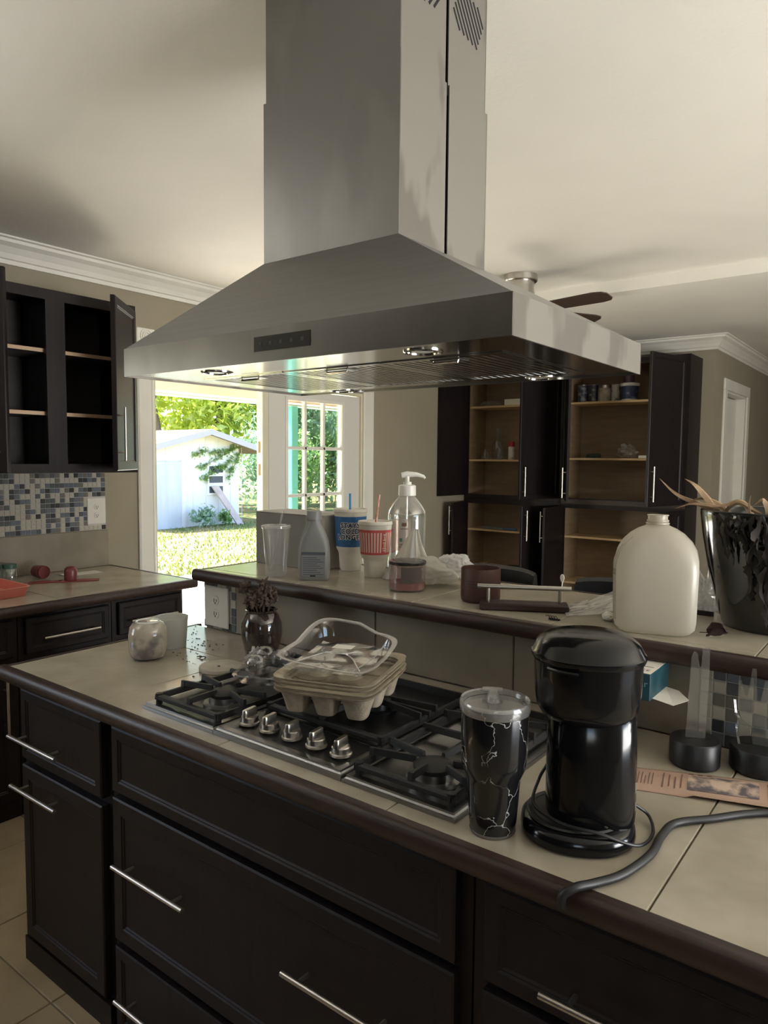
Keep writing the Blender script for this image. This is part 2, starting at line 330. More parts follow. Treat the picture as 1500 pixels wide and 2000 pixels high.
# --- french door and its casing
dr = sempty('door_1', (XW, 2.5, 0))
DFR = mat('cream_door_paint', S(214, 208, 186), .4, col2=S(202, 196, 172), scale=4)
DWH = mat('grey_white_door_paint', S(206, 204, 196), .4)
for a, b in (((XW-.15, OY0, 0), (XW, OY0+.02, OZ)), ((XW-.15, OY1-.02, 0), (XW, OY1, OZ)), ((XW-.15, OY0+.02, OZ-.02), (XW, OY1-.02, OZ))): box('jamb', a, b, DFR, dr, world=True)
for y0, y1 in ((OY0-.115, OY0), (OY1, OY1+.13)):
    c_ = box('casing', (XW, y0, 0), (XW+.018, y1, 2.10), TRIMW, dr, .004, True)
    for k in (.12, .88): box('bead', (XW+.018, y0+(y1-y0)*k-.006, .12), (XW+.021, y0+(y1-y0)*k+.006, 2.09), TRIMW, c_, .001, True)
    rb = box('rosette_block', (XW, y0-.004, 2.10), (XW+.026, y1+.004, 2.30), TRIMW, dr, .004, True)
    for r0, r1 in ((.040, .034), (.026, .020), (.012, .001)):
        bm = bmesh.new(); n = 28; cy, cz = (y0+y1)/2, 2.255
        A = [[bm.verts.new((XW+.026+dx, cy+rr*math.cos(2*PI*k/n), cz+rr*math.sin(2*PI*k/n))) for k in range(n)] for rr, dx in ((r0, 0), (r0, .006), (r1, .006), (r1, 0))]
        for p, q in zip(A, A[1:]):
            for k in range(n): bm.faces.new((p[k], p[(k+1) % n], q[(k+1) % n], q[k]))
        add('rosette_ring', bm, TRIMW, rb, True)
box('head_casing', (XW, OY0, 2.13), (XW+.018, OY1, 2.27), TRIMW, dr, .004, True)
lf = box('astragal', (XW-.075, 2.475, .01), (XW-.012, 2.535, OZ-.03), DFR, dr, .004, True)
L0, L1, LX0, LX1 = 2.535, 3.545, XW-.06, XW-.012
P0, P1, PZ0, PZ1 = 2.717, 3.333, .20, 1.975
bm = bmesh.new()
for lo, hi in (((LX0, L0, .01), (LX1, P0, OZ-.03)), ((LX0, P1, .01), (LX1, L1, OZ-.03)), ((LX0, P0, .01), (LX1, P1, PZ0)), ((LX0, P0, PZ1), (LX1, P1, OZ-.03))): bx(bm, lo, hi)
leaf_ = add('door_leaf', bm, DWH, dr, True)
for k in (1, 2): box('muntin', (LX0+.01, P0+(P1-P0)*k/3-.012, PZ0), (LX1-.006, P0+(P1-P0)*k/3+.012, PZ1), TRIMW, leaf_, .003, True)
for k in range(1, 5): box('muntin', (LX0+.01, P0, PZ0+(PZ1-PZ0)*k/5-.012), (LX1-.006, P1, PZ0+(PZ1-PZ0)*k/5+.012), TRIMW, leaf_, .003, True)
for lo, hi in (((LX1, P0-.02, PZ0-.02), (LX1+.008, P0+.008, PZ1+.02)), ((LX1, P1-.008, PZ0-.02), (LX1+.008, P1+.02, PZ1+.02)), ((LX1, P0, PZ1-.006), (LX1+.008, P1, PZ1+.02)), ((LX1, P0, PZ0-.02), (LX1+.008, P1, PZ0+.008))): box('glazing_bead', lo, hi, TRIMW, leaf_, .003, True)
for i in range(3):
    for j in range(5):
        box('pane', (LX0+.020, P0+(P1-P0)*i/3+.010, PZ0+(PZ1-PZ0)*j/5+.010), (LX0+.024, P0+(P1-P0)*(i+1)/3-.010, PZ0+(PZ1-PZ0)*(j+1)/5-.010), GLASS, leaf_, world=True)
for z0, z1 in ((1.58, 1.66), (1.42, 1.50)): box('strike_plate', (XW-.055, 2.4735, z0), (XW-.035, 2.476, z1), mat('worn_brass', S(120, 100, 70), .4, .8), lf, world=True)
box('threshold', (XW-.17, OY0, 0), (XW+.02, OY1, .02), NICKEL, dr, world=True)
# --- hall door opening with a closet behind it
hd = sempty('door_2', (XH, 6.4, 0))
for y0, y1 in ((HY0-.10, HY0), (HY1, HY1+.10)): box('casing', (XH, y0, 0), (XH+.02, y1, HZ), TRIMW, hd, .004, True)
box('casing', (XH, HY0-.10, HZ), (XH+.02, HY1+.10, HZ+.10), TRIMW, hd, .004, True)
for a, b in (((XH-.15, HY0, 0), (XH, HY0+.02, HZ)), ((XH-.15, HY1-.02, 0), (XH, HY1, HZ)), ((XH-.15, HY0+.02, HZ-.02), (XH, HY1-.02, HZ))): box('jamb', a, b, TRIMW, hd, world=True)
box('door_slab', (XH-.12, 6.28, .02), (XH-.08, HY1-.02, HZ-.03), TRIMW, hd, .004, True)
for a, b in (((-1.0, YB+.17, 0), (-.96, 7.6, HZ+.3)), ((-.96, 7.56, 0), (XH-.15, 7.6, HZ+.3))): box('closet_wall', a, b, WALL, hd, world=True)
for z in (1.05, 1.55, 1.9): box('closet_shelf', (-.9, 5.8, z), (XH-.3, 7.5, z+.02), TRIMW, hd, world=True)

# ================================================================== OUTSIDE
GRASS = mat('lawn_grass', S(84, 102, 46), .9, col2=S(136, 116, 78), scale=1.4, detail=8, bump=.5, bscale=30, contrast=(.4, .62))
def gz(x, y): return -.06-.014*max(0, -x-4)+.03*noise.noise(Vector((x*.5, y*.5, 0)))
g = grid('ground', 60, 60, lambda u, v: (-4.2-56*u, -25+75*v, gz(-4.2-56*u, -25+75*v)-.01), GRASS); struct(g)
struct(box('patio_slab', (-6.3, -4, -.2), (XW-.15, 9, -.03), mat('patio_concrete', S(228, 224, 214), .8, col2=S(218, 213, 202), scale=3)))  # whitened and extended out of sight to bounce sunlight onto the ceiling
pr = thing('porch_roof', 'pale wooden porch eave with a beam outside the open door', 'porch', (-3.2, 2.5, 2.03))
BOARD = mat('weathered_porch_board', S(214, 196, 176), .7, col2=S(196, 178, 160), scale=4, stretch=(3, .5, 3))
FASC = mat('porch_fascia', S(226, 208, 190), .6); TEAL = mat('teal_paint', S(96, 178, 166), .5)
box('beam', (-3.25, -1, 2.045), (-3.15, 6.5, 2.135), FASC, pr, .006, True)
box('shadow_line_strip', (-3.36, -1, 2.030), (-3.25, 6.5, 2.06), mat('shadow_line_green', S(150, 176, 158), .6), pr, .004, True)  # green strip painted in for the thin shadow line under the beam
poly('roof_deck', [(XW-.15, 2.56), (XW-.15, 2.60), (-3.45, 2.19), (-3.45, 2.15)], 1, -1, 6.5, BOARD, pr, True)
for k in range(13):
    y = -.6+k*.55; poly('rafter', [(XW-.15, 2.44), (XW-.15, 2.56), (-3.3, 2.20), (-3.3, 2.10)], 1, y, y+.05, BOARD, pr, True)
tag(box('porch_post', (-3.36, 3.815, -.05), (-3.26, 3.90, 2.045), TEAL, None, .006), 'teal painted porch post seen through the door panes', 'post')
# --- garden shed
SXF, SXB, SY0, SY1, SR, SG = -13.17, -16.4, 8.7, 11.80, 10.6, -.35
sh = thing('garden_shed', 'white garden shed with low gable roof beyond the lawn', 'shed', (SXF, 10.3, SG))
SHW = mat('shed_white_paint', S(232, 233, 234), .7, col2=S(220, 221, 224), scale=2, stretch=(1, 1, .3)); SHR = mat('shed_shingle', S(120, 112, 112), .9, col2=S(146, 126, 118), scale=10, bump=.4)
zt = lambda y: 2.20-.25*abs(y-SR)-.02
poly('wall', [(SY0, SG), (SY1, SG), (SY1, zt(SY1)), (SR, zt(SR)), (SY0, zt(SY0))], 0, SXB, SXF, SHW, sh, True)
for y in [SY0+.4+k*.4 for k in range(8)]: box('siding_groove', (SXF-.004, y-.006, SG+.05), (SXF+.003, y+.006, zt(y)-.05), mat('shed_groove', S(206, 208, 214), .8), sh, world=True)
for s in (-1, 1):
    ye = SR+s*2.15
    rf = poly('roof', [(SR, zt(SR)+.01), (SR, zt(SR)+.07), (ye, zt(ye)+.07), (ye, zt(ye)+.01)], 0, SXB-.2, SXF+.35, SHR, sh, True)
    poly('barge_board', [(SR, zt(SR)-.07), (SR, zt(SR)+.075), (ye, zt(ye)+.075), (ye, zt(ye)-.07)], 0, SXF+.35, SXF+.38, mat('barge_paint', S(178, 176, 192), .6), rf, True)
sd = box('shed_door', (SXF, 9.02, SG+.08), (SXF+.03, 9.98, 1.44), mat('shed_door_paint', S(206, 212, 220), .6, col2=S(188, 194, 204), scale=3, stretch=(1, 1, .2)), sh, .006, True)
for a, b in (((9.94, SG), (10.06, 1.50)), ((8.94, SG), (9.04, 1.50))): box('door_trim', (SXF, a[0], a[1]), (SXF+.04, b[0], b[1]), SHW, sd, world=True)
wn = box('shed_window', (SXF, 10.73, .57), (SXF+.03, 11.30, 1.42), SHW, sh, .004, True)
for k in range(3): box('pane', (SXF+.031, 10.79, .63+k*.26), (SXF+.034, 11.23, .80+k*.26), mat('shed_dark_pane', S(70, 78, 92), .2), wn, world=True)
def plank(p0, p1, w, t): 
    bm = bmesh.new(); a, b = Vector(p0), Vector(p1); d = b-a; side = Vector((0, 1, 0)); q = d.cross(side).normalized()*t
    for e in (a, b): pass
    V = [bm.verts.new(e+side*s+q*k) for e in (a, b) for k in (0, 1) for s in (-w/2, w/2)]
    bmesh.ops.convex_hull(bm, input=V); return bm
tag(add('leaning_board', plank((SXF+.06, 10.93, .80), (SXF+.45, 11.46, SG+.12), .22, .04), mat('bare_board', S(196, 180, 176), .8, col2=S(178, 164, 160), scale=5)), 'bare wooden board leaning against the shed window', 'board')
# --- trees and leaves
def leaves(bm, c, rad, n, size, rnd, shell=.55):
    for _ in range(n):
        d = Vector((rnd.gauss(0, 1), rnd.gauss(0, 1), rnd.gauss(0, 1))).normalized()*(shell+(1-shell)*rnd.random())
        d *= 1+.35*noise.noise(d*2.3+Vector(c)); p = Vector((c[0]+d.x*rad[0], c[1]+d.y*rad[1], c[2]+d.z*rad[2]))
        a = Vector((rnd.gauss(0, 1), rnd.gauss(0, 1), rnd.gauss(0, 1))).normalized(); b = a.cross(Vector((rnd.random(), rnd.random(), rnd.random()))).normalized(); s = size*(.6+.8*rnd.random())
        bm.faces.new([bm.verts.new(p+q) for q in (a*s, b*s*.45, -a*s, -b*s*.45)])
LEAF = [translucent('leaf_yellow_green', S(190, 204, 92), .55), translucent('leaf_mid_green', S(136, 172, 104), .55), translucent('leaf_blue_green', S(142, 174, 142), .55)]
BARK = mat('bark', S(132, 118, 108), .9, col2=S(104, 94, 88), scale=6, stretch=(3, 3, .5), bump=.6)
def tree(x, y, h, rad, kind, label, name='leafy_tree', n=2600, size=.17):
    rnd = random.Random(int(abs(x*31+y*17))); z0 = gz(x, y)-.05; t = thing(name, label, 'tree', (x, y, z0), group='trees behind the garden')
    pts = [(0, 0, 0), (.1, .05, h*.3), (.0, -.1, h*.55), (.1, .1, h*.8)]
    tube('trunk', catmull(pts, 4), [.22-.012*k for k in range(13)], BARK, t, 10)
    bm = bmesh.new()
    for _ in range(6):
        c = (rnd.uniform(-.5, .5)*rad, rnd.uniform(-.5, .5)*rad, h*rnd.uniform(.35, .85)); r = rad*rnd.uniform(.55, .8); leaves(bm, c, (r, r, r*.8), n//6, size, rnd)
    o = add('crown', bm, LEAF[kind], t); o['kind'] = 'stuff'; return t
tree(-19, 13.3, 7.0, 2.6, 0, 'yellow-green leafy tree left of the trunk behind the shed')
tree(-18.6, 15.6, 7.5, 2.2, 0, 'tree with a thick bare trunk rising behind the shed ridge')
tree(-20, 17.4, 7.5, 2.6, 1, 'mid green leafy tree right of the shed ridge')
tree(-18, 18.2, 6.5, 2.4, 2, 'blue-green leafy tree at the right edge of the open doorway')
tree(-19, 21.5, 7.5, 2.9, 2, 'blue-green leafy tree behind the left door panes')
tree(-20, 25, 7.5, 3.0, 1, 'mid green leafy tree behind the right door panes')
tree(-25, 16.5, 9, 3.6, 0, 'tall yellow-green tree standing farthest back over the shed roof')
tree(-26, 22, 9, 3.8, 1, 'tall mid green tree standing farthest back behind the doorway edge')
tree(-26, 28, 9, 3.8, 1, 'tall mid green tree standing farthest back behind the panes')
def shrub(name, x, y, rad, n, size, kind, label, z=None):
    rnd = random.Random(int(abs(x*13+y*29)*10)); z0 = gz(x, y)-.02 if z is None else z; t = thing(name, label, 'shrub', (x, y, z0))
    tube('stem', [(0, 0, -.03), (.02, 0, rad[2]*.8)], .02, BARK, t, 6); bm = bmesh.new(); leaves(bm, (0, 0, rad[2]), rad, n, size, rnd, .2)
    o = add('foliage', bm, LEAF[kind], t); o['kind'] = 'stuff'
shrub('shrub', -14.6, 14.1, (.95, 1.0, 1.6), 2400, .09, 2, 'tall blue-green shrub growing at the right corner of the shed')
shrub('shrub', -15.5, 16.3, (1.1, 1.1, 1.5), 2400, .10, 1, 'wide green shrub at the lawn edge right of the shed')
shrub('shrub', -16.5, 19.5, (1.4, 2.0, 1.6), 2600, .11, 1, 'broad green shrub seen low through the door panes')
shrub('shrub', -12.75, 10.35, (.25, .45, .30), 260, .07, 2, 'small weedy shrub between shed door and leaning board')
shrub('shrub', -12.85, 11.05, (.18, .20, .20), 160, .07, 1, 'small weedy shrub at the foot of the leaning board')
vn = thing('climbing_vine', 'leafy vine hanging over the shed gable and window', 'vine', (SXF+.05, 11.1, .9)); rnd = random.Random(3)
for k, (y0, z0, y1, z1) in enumerate(((11.7, 1.85, 10.5, 1.25), (11.6, 1.8, 10.3, 1.6), (11.5, 1.5, 10.6, .95), (11.75, 1.7, 11.4, 1.0))):
    P = [(SXF+.06, y0+(y1-y0)*i/4, z0+(z1-z0)*i/4+rnd.uniform(-.08, .08)) for i in range(5)]
    tube('stem', P, .008, BARK, vn, 5, True); bm = bmesh.new()
    for p in catmull(P, 5):
        if rnd.random() < .75: leaves(bm, p, (.06, .14, .12), 9, .055, rnd, .1)
    o = add('foliage', bm, LEAF[1], vn, True); o['kind'] = 'stuff'
gr = bmesh.new(); rnd = random.Random(11)
for _ in range(9000):
    x = -6.4-6.5*rnd.random()**1.2; y = 2+13*rnd.random(); h = .03+.05*rnd.random(); z = gz(x, y)-.012; a = rnd.random()*PI; w = .012+.012*rnd.random()
    gr.faces.new([gr.verts.new(p) for p in ((x-w*math.cos(a), y-w*math.sin(a), z), (x+w*math.cos(a), y+w*math.sin(a), z), (x+rnd.uniform(-.04, .04), y+rnd.uniform(-.04, .04), z+h))])
o = add('grass', gr, translucent('grass_blade', S(112, 122, 56), .4)); o['kind'] = 'stuff'; tag(o, 'short sunlit grass of the lawn before the shed', 'grass')
rp_ = thing('garden_bucket', 'grey metal bucket lying on the patio beyond the counters', 'bucket', (-3.05, 2.12, -.03))
bm = bmesh.new(); tubebm(bm, [(0, 0, .13), (.03, .10, .13), (.09, .30, .13)], [.13, .12, .10], 20); add('pail', bm, mat('galvanised', S(130, 138, 150), .4, .6), rp_, smooth=True)
tube('bail', catmull([(-.13, -.0, .13), (-.05, -.12, .06), (.13, -.0, .13)], 6), .004, NICKEL, rp_)

# ================================================================== KITCHEN ISLAND
ZT = .92
TW_ = .457
def tiles(parent, xs, ys, z0, z1, m=TILE, gap=.0013, axis=2):
    for x0, x1 in zip(xs, xs[1:]):
        for y0, y1 in zip(ys, ys[1:]):
            box('tile', (x0+gap, y0+gap, z0), (x1-gap, y1-gap, z1), m, parent, .0015, True)
def bullnose(name, parent, p0, p1, out, ztop, h, depth, m):
    """wood edge strip with rounded nose from p0 to p1, bulging towards out"""
    o = Vector((*out, 0)); prof = [(0, 0), (depth*.55, 0)]+[(depth*.55+depth*.45*math.sin(a), -h/2+h/2*math.cos(a)) for a in [PI*k/8 for k in range(1, 8)]]+[(depth*.55, -h), (0, -h)]
    return loft(name, [[(p[0]+o.x*a, p[1]+o.y*a, ztop+b) for a, b in prof] for p in (p0, p1)], m, parent, world=True)
IX0, IX1, IYF, IYB = -.616, 2.10, -.037, .650
wt = thing('island_worktop', 'cream tiled island worktop with dark wood edging under the cooktop', 'worktop', (.7, .3, .885))
box('substrate', (IX0, IYF, .885), (IX1, IYB, .912), GROUT, wt, world=True)
tiles(wt, [IX0, -.13, .33, .79, 1.25, 1.71, IX1], [IYF, .42, IYB], .9125, ZT)
bullnose('edge_strip', wt, (IX0-.028, IYF), (IX1, IYF), (0, -1), ZT+.001, .042, .028, DARKH)
bullnose('edge_strip', wt, (IX0, IYB+.02), (IX0, IYF), (-1, 0), ZT+.001, .042, .028, DARKH)

def front(unit, kind, x0, x1, z0, z1, y, handle=None):
    """cabinet front facing -Y; handle = list of (xa, xb, z)"""
    p = panel(kind, x1-x0, z1-z0, .02, DARK, unit, (x0-unit.location.x, y-unit.location.y, z0-unit.location.z), rim=.045 if z1-z0 < .25 else .06)
    for xa, xb, z in (handle or []): barhandle(p, (xa-x0, -.002, z-z0), (xb-x0, -.002, z-z0), (0, -1, 0))
    return p
IYC = 0.0
def island_unit(label, x0, x1):
    u = thing('base_cabinet', label, 'cabinet', ((x0+x1)/2, IYC, 0))
    box('body', (x0, IYC, .0), (x1-.002, .632, .884), DARK, u, world=True); return u
u = island_unit('narrow dark island cabinet with drawer over door at the left end', -.605, -.135)
front(u, 'drawer', -.585, -.155, .645, .855, IYC-.02, [(-.60, -.33, .715)]); front(u, 'door', -.585, -.155, .09, .625, IYC-.02, [(-.595, -.34, .565)])
box('plinth', (-.605, IYC-.018, 0), (-.137, IYC, .075), DARK, u, world=True)
u = island_unit('wide dark island drawer bank below the gas cooktop', -.133, .955)
front(u, 'false_front', -.105, .93, .685, .855, IYC-.02); front(u, 'drawer', -.105, .93, .285, .668, IYC-.02, [(-.06, .225, .51), (.545, .83, .51)])
front(u, 'drawer', -.105, .93, .03, .265, IYC-.02, [(-.06, .225, .15), (.545, .83, .15)])
u = island_unit('dark island cabinet with one top drawer right of the drawer bank', .957, 1.72)
front(u, 'drawer', .985, 1.70, .685, .855, IYC-.02, [(1.10, 1.42, .735)]); front(u, 'door', .985, 1.34, .09, .668, IYC-.02); front(u, 'door', 1.345, 1.70, .09, .668, IYC-.02)

# --- raised bar behind the worktop
BX0, BX1, BYF, BYB, ZB = -.545, 2.05, .617, 1.085, 1.14
bw = thing('bar_backsplash', 'raised knee wall of taupe tile and mosaic under the bar ledge', 'backsplash', (.7, .7, 0))
box('core', (-.575, .660, 0), (2.0, .80, 1.098), WALL, bw, world=True)
box('rear_panel', (-.575, .801, 0), (2.0, .815, 1.098), DARK, bw, world=True)
xs = [-.40, -.232, .228, .688, 1.148]
for x0, x1 in zip(xs, xs[1:]): box('tile', (x0+.002, .650, .922), (x1-.002, .660, 1.096), TILEW, bw, .0015, True)
for x0, x1 in ((1.39, 1.61), (1.61, 2.0)): box('tile', (x0+.002, .650, .922), (x1-.002, .660, 1.096), TILEW, bw, .0015, True)
rnd = random.Random(5)
def mosaic(parent, a0, a1, z0, z1, fixed, axis, p=.0268, weights=(3, 2, 3, 2, 4), skip=None):
    """grid of small square tiles; axis 0: lies in XZ facing -Y at y=fixed; axis 1: lies in YZ facing +X at x=fixed"""
    na, nz = int(round((a1-a0)/p)), int(round((z1-z0)/p)); pa, pz = (a1-a0)/na, (z1-z0)/nz; h = (pa/2-.0012, pz/2-.0012); meshes = {}
    if axis == 0: box('grout_bed', (a0, fixed, z0), (a1, fixed+.008, z1), GROUTL, parent, world=True)
    else: box('grout_bed', (fixed-.0072, a0, z0), (fixed, a1, z1), GROUTL, parent, world=True)
    for i in range(na):
        for j in range(nz):
            a, z = a0+(i+.5)*pa, z0+(j+.5)*pz
            if skip and skip[0] < a < skip[1] and skip[2] < z < skip[3]: continue
            m = rnd.choices(MOS, weights)[0]
            if m.name in meshes:
                o = bpy.data.objects.new('mosaic_tile', meshes[m.name]); COL.objects.link(o); o.parent = parent
            else:
                o = box('mosaic_tile', (-h[0], -.003, -h[1]), (h[0], .002, h[1]), m, parent, .0008) if axis == 0 else box('mosaic_tile', (-.002, -h[0], -h[1]), (.003, h[0], h[1]), m, parent, .0008)
                meshes[m.name] = o.data
            o.location = (Vector((a, fixed, z)) if axis == 0 else Vector((fixed, a, z)))-wloc(parent)
mosaic(bw, 1.148, 1.39, .922, 1.096, .652, 0, weights=(3, 2, 4, 3, 5))
mosaic(bw, -.575, -.40, .922, 1.096, .652, 0, skip=(-.565, -.43, .94, 1.07))
ZBT = ZB
br = thing('bar_ledge', 'raised cream tiled bar ledge with dark bullnose edge', 'bar', (.7, .85, 1.098))
box('substrate', (BX0, BYF, 1.0985), (BX1, BYB, 1.132), GROUT, br, world=True)
tiles(br, [BX0, -.08, .38, .80, 1.26, 1.70, BX1], [BYF, .652, BYB], 1.1322, ZB)
bullnose('edge_strip', br, (BX0-.026, BYF), (BX1, BYF), (0, -1), ZB+.001, .042, .026, DARKH)
bullnose('edge_strip', br, (BX0, BYB), (BX0, BYF), (-1, 0), ZB+.001, .042, .026, DARKH)
bullnose('edge_strip', br, (BX1, BYB), (BX0-.026, BYB), (0, 1), ZB+.001, .042, .026, DARKH)
OUTW = mat('outlet_white', S(214, 210, 200), .4)
def outlet(label, loc, ax, sc=1):
    """duplex wall outlet; ax 0 faces -Y, ax 1 faces +X"""
    t = thing('wall_outlet', label, 'outlet', loc)
    if ax == 1: t.rotation_euler = (0, 0, PI/2)
    w, h = .056*sc, .074
    box('cover_plate', (-w, -.007, -h), (w, 0, h), OUTW, t, .003)
    for dz in (-.024, .024):
        f = lathe('socket', [(0, 0), (.016, 0), (.017, -.002), (.017, -.005)], OUTW, t, seg=20); f.rotation_euler = (PI/2, 0, 0); f.location = (0, -.0105, dz)
        for dx, hh in ((-.006, .007), (.006, .005)): box('slot', (dx-.0012, .0012-.002, -hh), (dx+.0012, .0012, hh), SLOT, f).rotation_euler = (-PI/2, 0, 0)
        g_ = lathe('slot', [(0, .0008), (.0028, .0008), (.0028, 0)], SLOT, f, (0, -.0095, 0), 10)
    return t
outlet('white wall outlet on the bar backsplash left of the dried flowers', (-.498, .6485, 1.005), 0, 1.15)

# ================================================================== GAS COOKTOP
ct = thing('gas_cooktop', 'stainless five-burner gas cooktop with black cast iron grates', 'cooktop', (.457, .265, ZT+.0005))
CB = .535; SEC = [0, .272, .655, .914]
for k, (x0, x1) in enumerate(zip(SEC, SEC[1:])):
    pan = bmesh.new(); z = .018 if k == 1 else .014
    V = bx(pan, (x0+.0006, 0, 0), (x1-.0006, CB, z)); bmesh.ops.bevel(pan, geom=[e for e in pan.edges if min(v.co.z for v in e.verts) > z-.001], offset=.007, segments=3, affect='EDGES')
    pan.faces.ensure_lookup_table(); f = max(pan.faces, key=lambda f: (round(f.normal.z, 2), f.calc_area()))
    bmesh.ops.inset_region(pan, faces=[f], thickness=.02, depth=0); bmesh.ops.inset_region(pan, faces=[f], thickness=.008, depth=-.004)
    bmesh.ops.translate(pan, verts=pan.verts, vec=(0, 0, ZT+.0005)); add('tray', pan, STEEL, ct, True, True)
box('center_well', (.285, .145, ZT+.0146), (.642, .52, ZT+.0155), ENAMEL, ct, world=True)
for k, (x, y, r) in enumerate(((.155, .135, .040), (.150, .395, .032), (.463, .34, .058), (.80, .105, .040), (.80, .39, .046))):
    z = ZT+.0105+(.005 if k == 2 else 0); b = lathe('burner', [(0, 0), (r+.014, 0), (r+.014, .004), (r+.006, .006), (r, .006), (r-.002, .020), (0, .020)], STEEL if k != 2 else ENAMEL, ct, (x, y, z), 32, world=True)
    lathe('burner_cap', [(0, .0202), (r*.94, .0202), (r, .024), (r, .029), (r-.005, .032), (0, .033)], IRON, b, (x, y, z), 32, world=True)
def bar_(bm, a, b, w=.010, h=.013):
    a, b = Vector(a), Vector(b); d = (b-a).normalized(); s = Vector((-d.y, d.x, 0)).normalized()*w/2
    V = []
    for p in (a, b):
        for k, zz in ((1, 0), (-1, 0), (-.6, h), (.6, h)): V.append(bm.verts.new(p+s*k+Vector((0, 0, zz))))
    for f in ((0, 1, 2, 3), (7, 6, 5, 4), (0, 4, 5, 1), (1, 5, 6, 2), (2, 6, 7, 3), (3, 7, 4, 0)): bm.faces.new([V[i] for i in f])
def grate(x0, x1, y0, y1, burners, label=None):
    g_ = box('grate', (x0, y0, ZT+.021), (x1, y0+.016, ZT+.034), IRON, ct, .003, True)
    zf, zt_ = ZT+.021, ZT+.037
    bm = bmesh.new()
    for a, b in (((x0+.006, y0, zf), (x0+.006, y1, zf)), ((x1-.006, y0, zf), (x1-.006, y1, zf)), ((x0, y1-.006, zf), (x1, y1-.006, zf)), ((x0, (y0+y1)/2, zf+.008), (x1, (y0+y1)/2, zf+.008))): bar_(bm, a, b, .012, .014)
    add('grate_frame', bm, IRON, g_, True)
    for cx, cy in burners:
        for ang in (45, 135, 225, 315) if True else ():
            pass
        lim = {'l': x0+.006, 'r': x1-.006}
        segs = [((lim['l'], cy+.03, zt_), (cx-.034, cy+.012, zt_)), ((lim['r'], cy+.03, zt_), (cx+.034, cy+.012, zt_)), ((lim['l'], cy-.035, zt_), (cx-.036, cy-.012, zt_)), ((lim['r'], cy-.035, zt_), (cx+.036, cy-.012, zt_))]
        yb = y0+.008 if abs(cy-y0) < abs(cy-y1) else y1-.008; segs += [((cx, yb, zt_), (cx, cy+(.03 if yb > cy else -.03), zt_)), ((cx, (y0+y1)/2, zt_), (cx, cy+(-.03 if yb > cy else .03), zt_))]
        for a, b in segs:
            bm = bmesh.new(); bar_(bm, a, b, .011, .013); e = Vector(a); bar_(bm, (e.x-.0055, e.y, zf), (e.x+.0055, e.y, zf), .012, .029); add('grate_finger', bm, IRON, g_, True)
    for x in (x0+.008, x1-.008):
        for y in (y0+.008, y1-.008): lathe('grate_foot', [(0, 0), (.008, 0), (.009, .026), (0, .026)], IRON, g_, (x, y, ZT+.0105), 10, world=True)
grate(.022, .262, .022, .512, ((.150, .14), (.150, .39))); grate(.668, .895, .022, .512, ((.80, .11), (.80, .385)))
grate(.286, .640, .15, .515, ((.463, .33),))
KN = mat('satin_knob_metal', (.60, .57, .52), .28, 1)
for x in (.322, .388, .458, .529, .598):
    y = .066; k = lathe('knob', [(0, 0), (.0235, 0), (.0235, .004), (.0205, .006), (.0195, .016), (.0175, .018), (0, .018)], KN, ct, (x, y, ZT+.0185), 28, world=True)
    ob = loft('grip', [ring(x, y, ZT+.0365+dz, .0065-sh, .021-sh, 16, 5, .12) for dz, sh in ((0, -.001), (.004, 0), (.015, .0006), (.017, .002))], KN, k, world=True)
lathe('indicator_lens', [(0, 0), (.005, 0), (.005, .0012), (0, .0015)], SLOT, ct, (.632, .05, ZT+.0185), 14, sy=.6, world=True)
for x in (.35, .44, .55): box('panel_mark', (x-.006, .028, ZT+.0185), (x+.006, .0295, ZT+.0188), SLOT, ct, world=True)

# ================================================================== RANGE HOOD
HX0, HX1, HY0_, HY1_, HZB, HZT = -.0725, .9945, .0132, .6421, 1.7419, 1.8104
CX0, CX1, CY0, CY1, CZ = .2731, .6614, .1601, .5051, 1.9949
hd_ = thing('range_hood', 'large stainless island range hood with square chimney hanging from the ceiling', 'range hood', ((HX0+HX1)/2, (HY0_+HY1_)/2, HZB))
for nm, m, lo, hi in (('front_band', STEELD, (HX0, HY0_, HZB), (HX1, HY0_+.004, HZT)), ('rear_band', STEELD, (HX0, HY1_-.004, HZB), (HX1, HY1_, HZT)), ('side_band', FILM, (HX0, HY0_+.004, HZB), (HX0+.004, HY1_-.004, HZT)), ('side_band', FILM, (HX1-.004, HY0_+.004, HZB), (HX1, HY1_-.004, HZT))): box(nm, lo, hi, m, hd_, world=True)
def frustum(name, a, b, m, parent): return loft(name, [a, b], m, parent, caps=(False, False), world=True, smooth=False)
R4 = lambda x0, x1, y0, y1, z: [(x0, y0, z), (x1, y0, z), (x1, y1, z), (x0, y1, z)]
frustum('canopy', R4(HX0+.002, HX1-.002, HY0_+.002, HY1_-.002, HZT), R4(CX0, CX1, CY0, CY1, CZ), STEEL, hd_)
ZS = 2.352
def chimney(name, e, z0, z1):
    g2 = .0055; ym = (CY0+CY1)/2+.002
    p = box(name, (CX0+e, CY0+e, z0), (CX1-e, CY0+e+.003, z1), STEELD, hd_, world=True)
    box('rear_panel', (CX0+e, CY1-e-.003, z0), (CX1-e, CY1-e, z1), STEELD, p, world=True)
    for a, b in ((CX1-e-.003, CX1-e), (CX0+e, CX0+e+.003)):
        for c, d in ((CY0+e+.003, ym-g2), (ym+g2, CY1-e-.003)): box('side_panel', (a, c, z0), (b, d, z1), FILM, p, world=True)
    return p
cl = chimney('chimney_lower', 0, CZ-.01, ZS); cu_ = chimney('chimney_upper', .004, ZS-.02, ZC-.001)
box('duct', (CX0+.02, CY0+.02, CZ), (CX1-.02, CY1-.02, ZC-.01), SLOT, hd_, world=True)
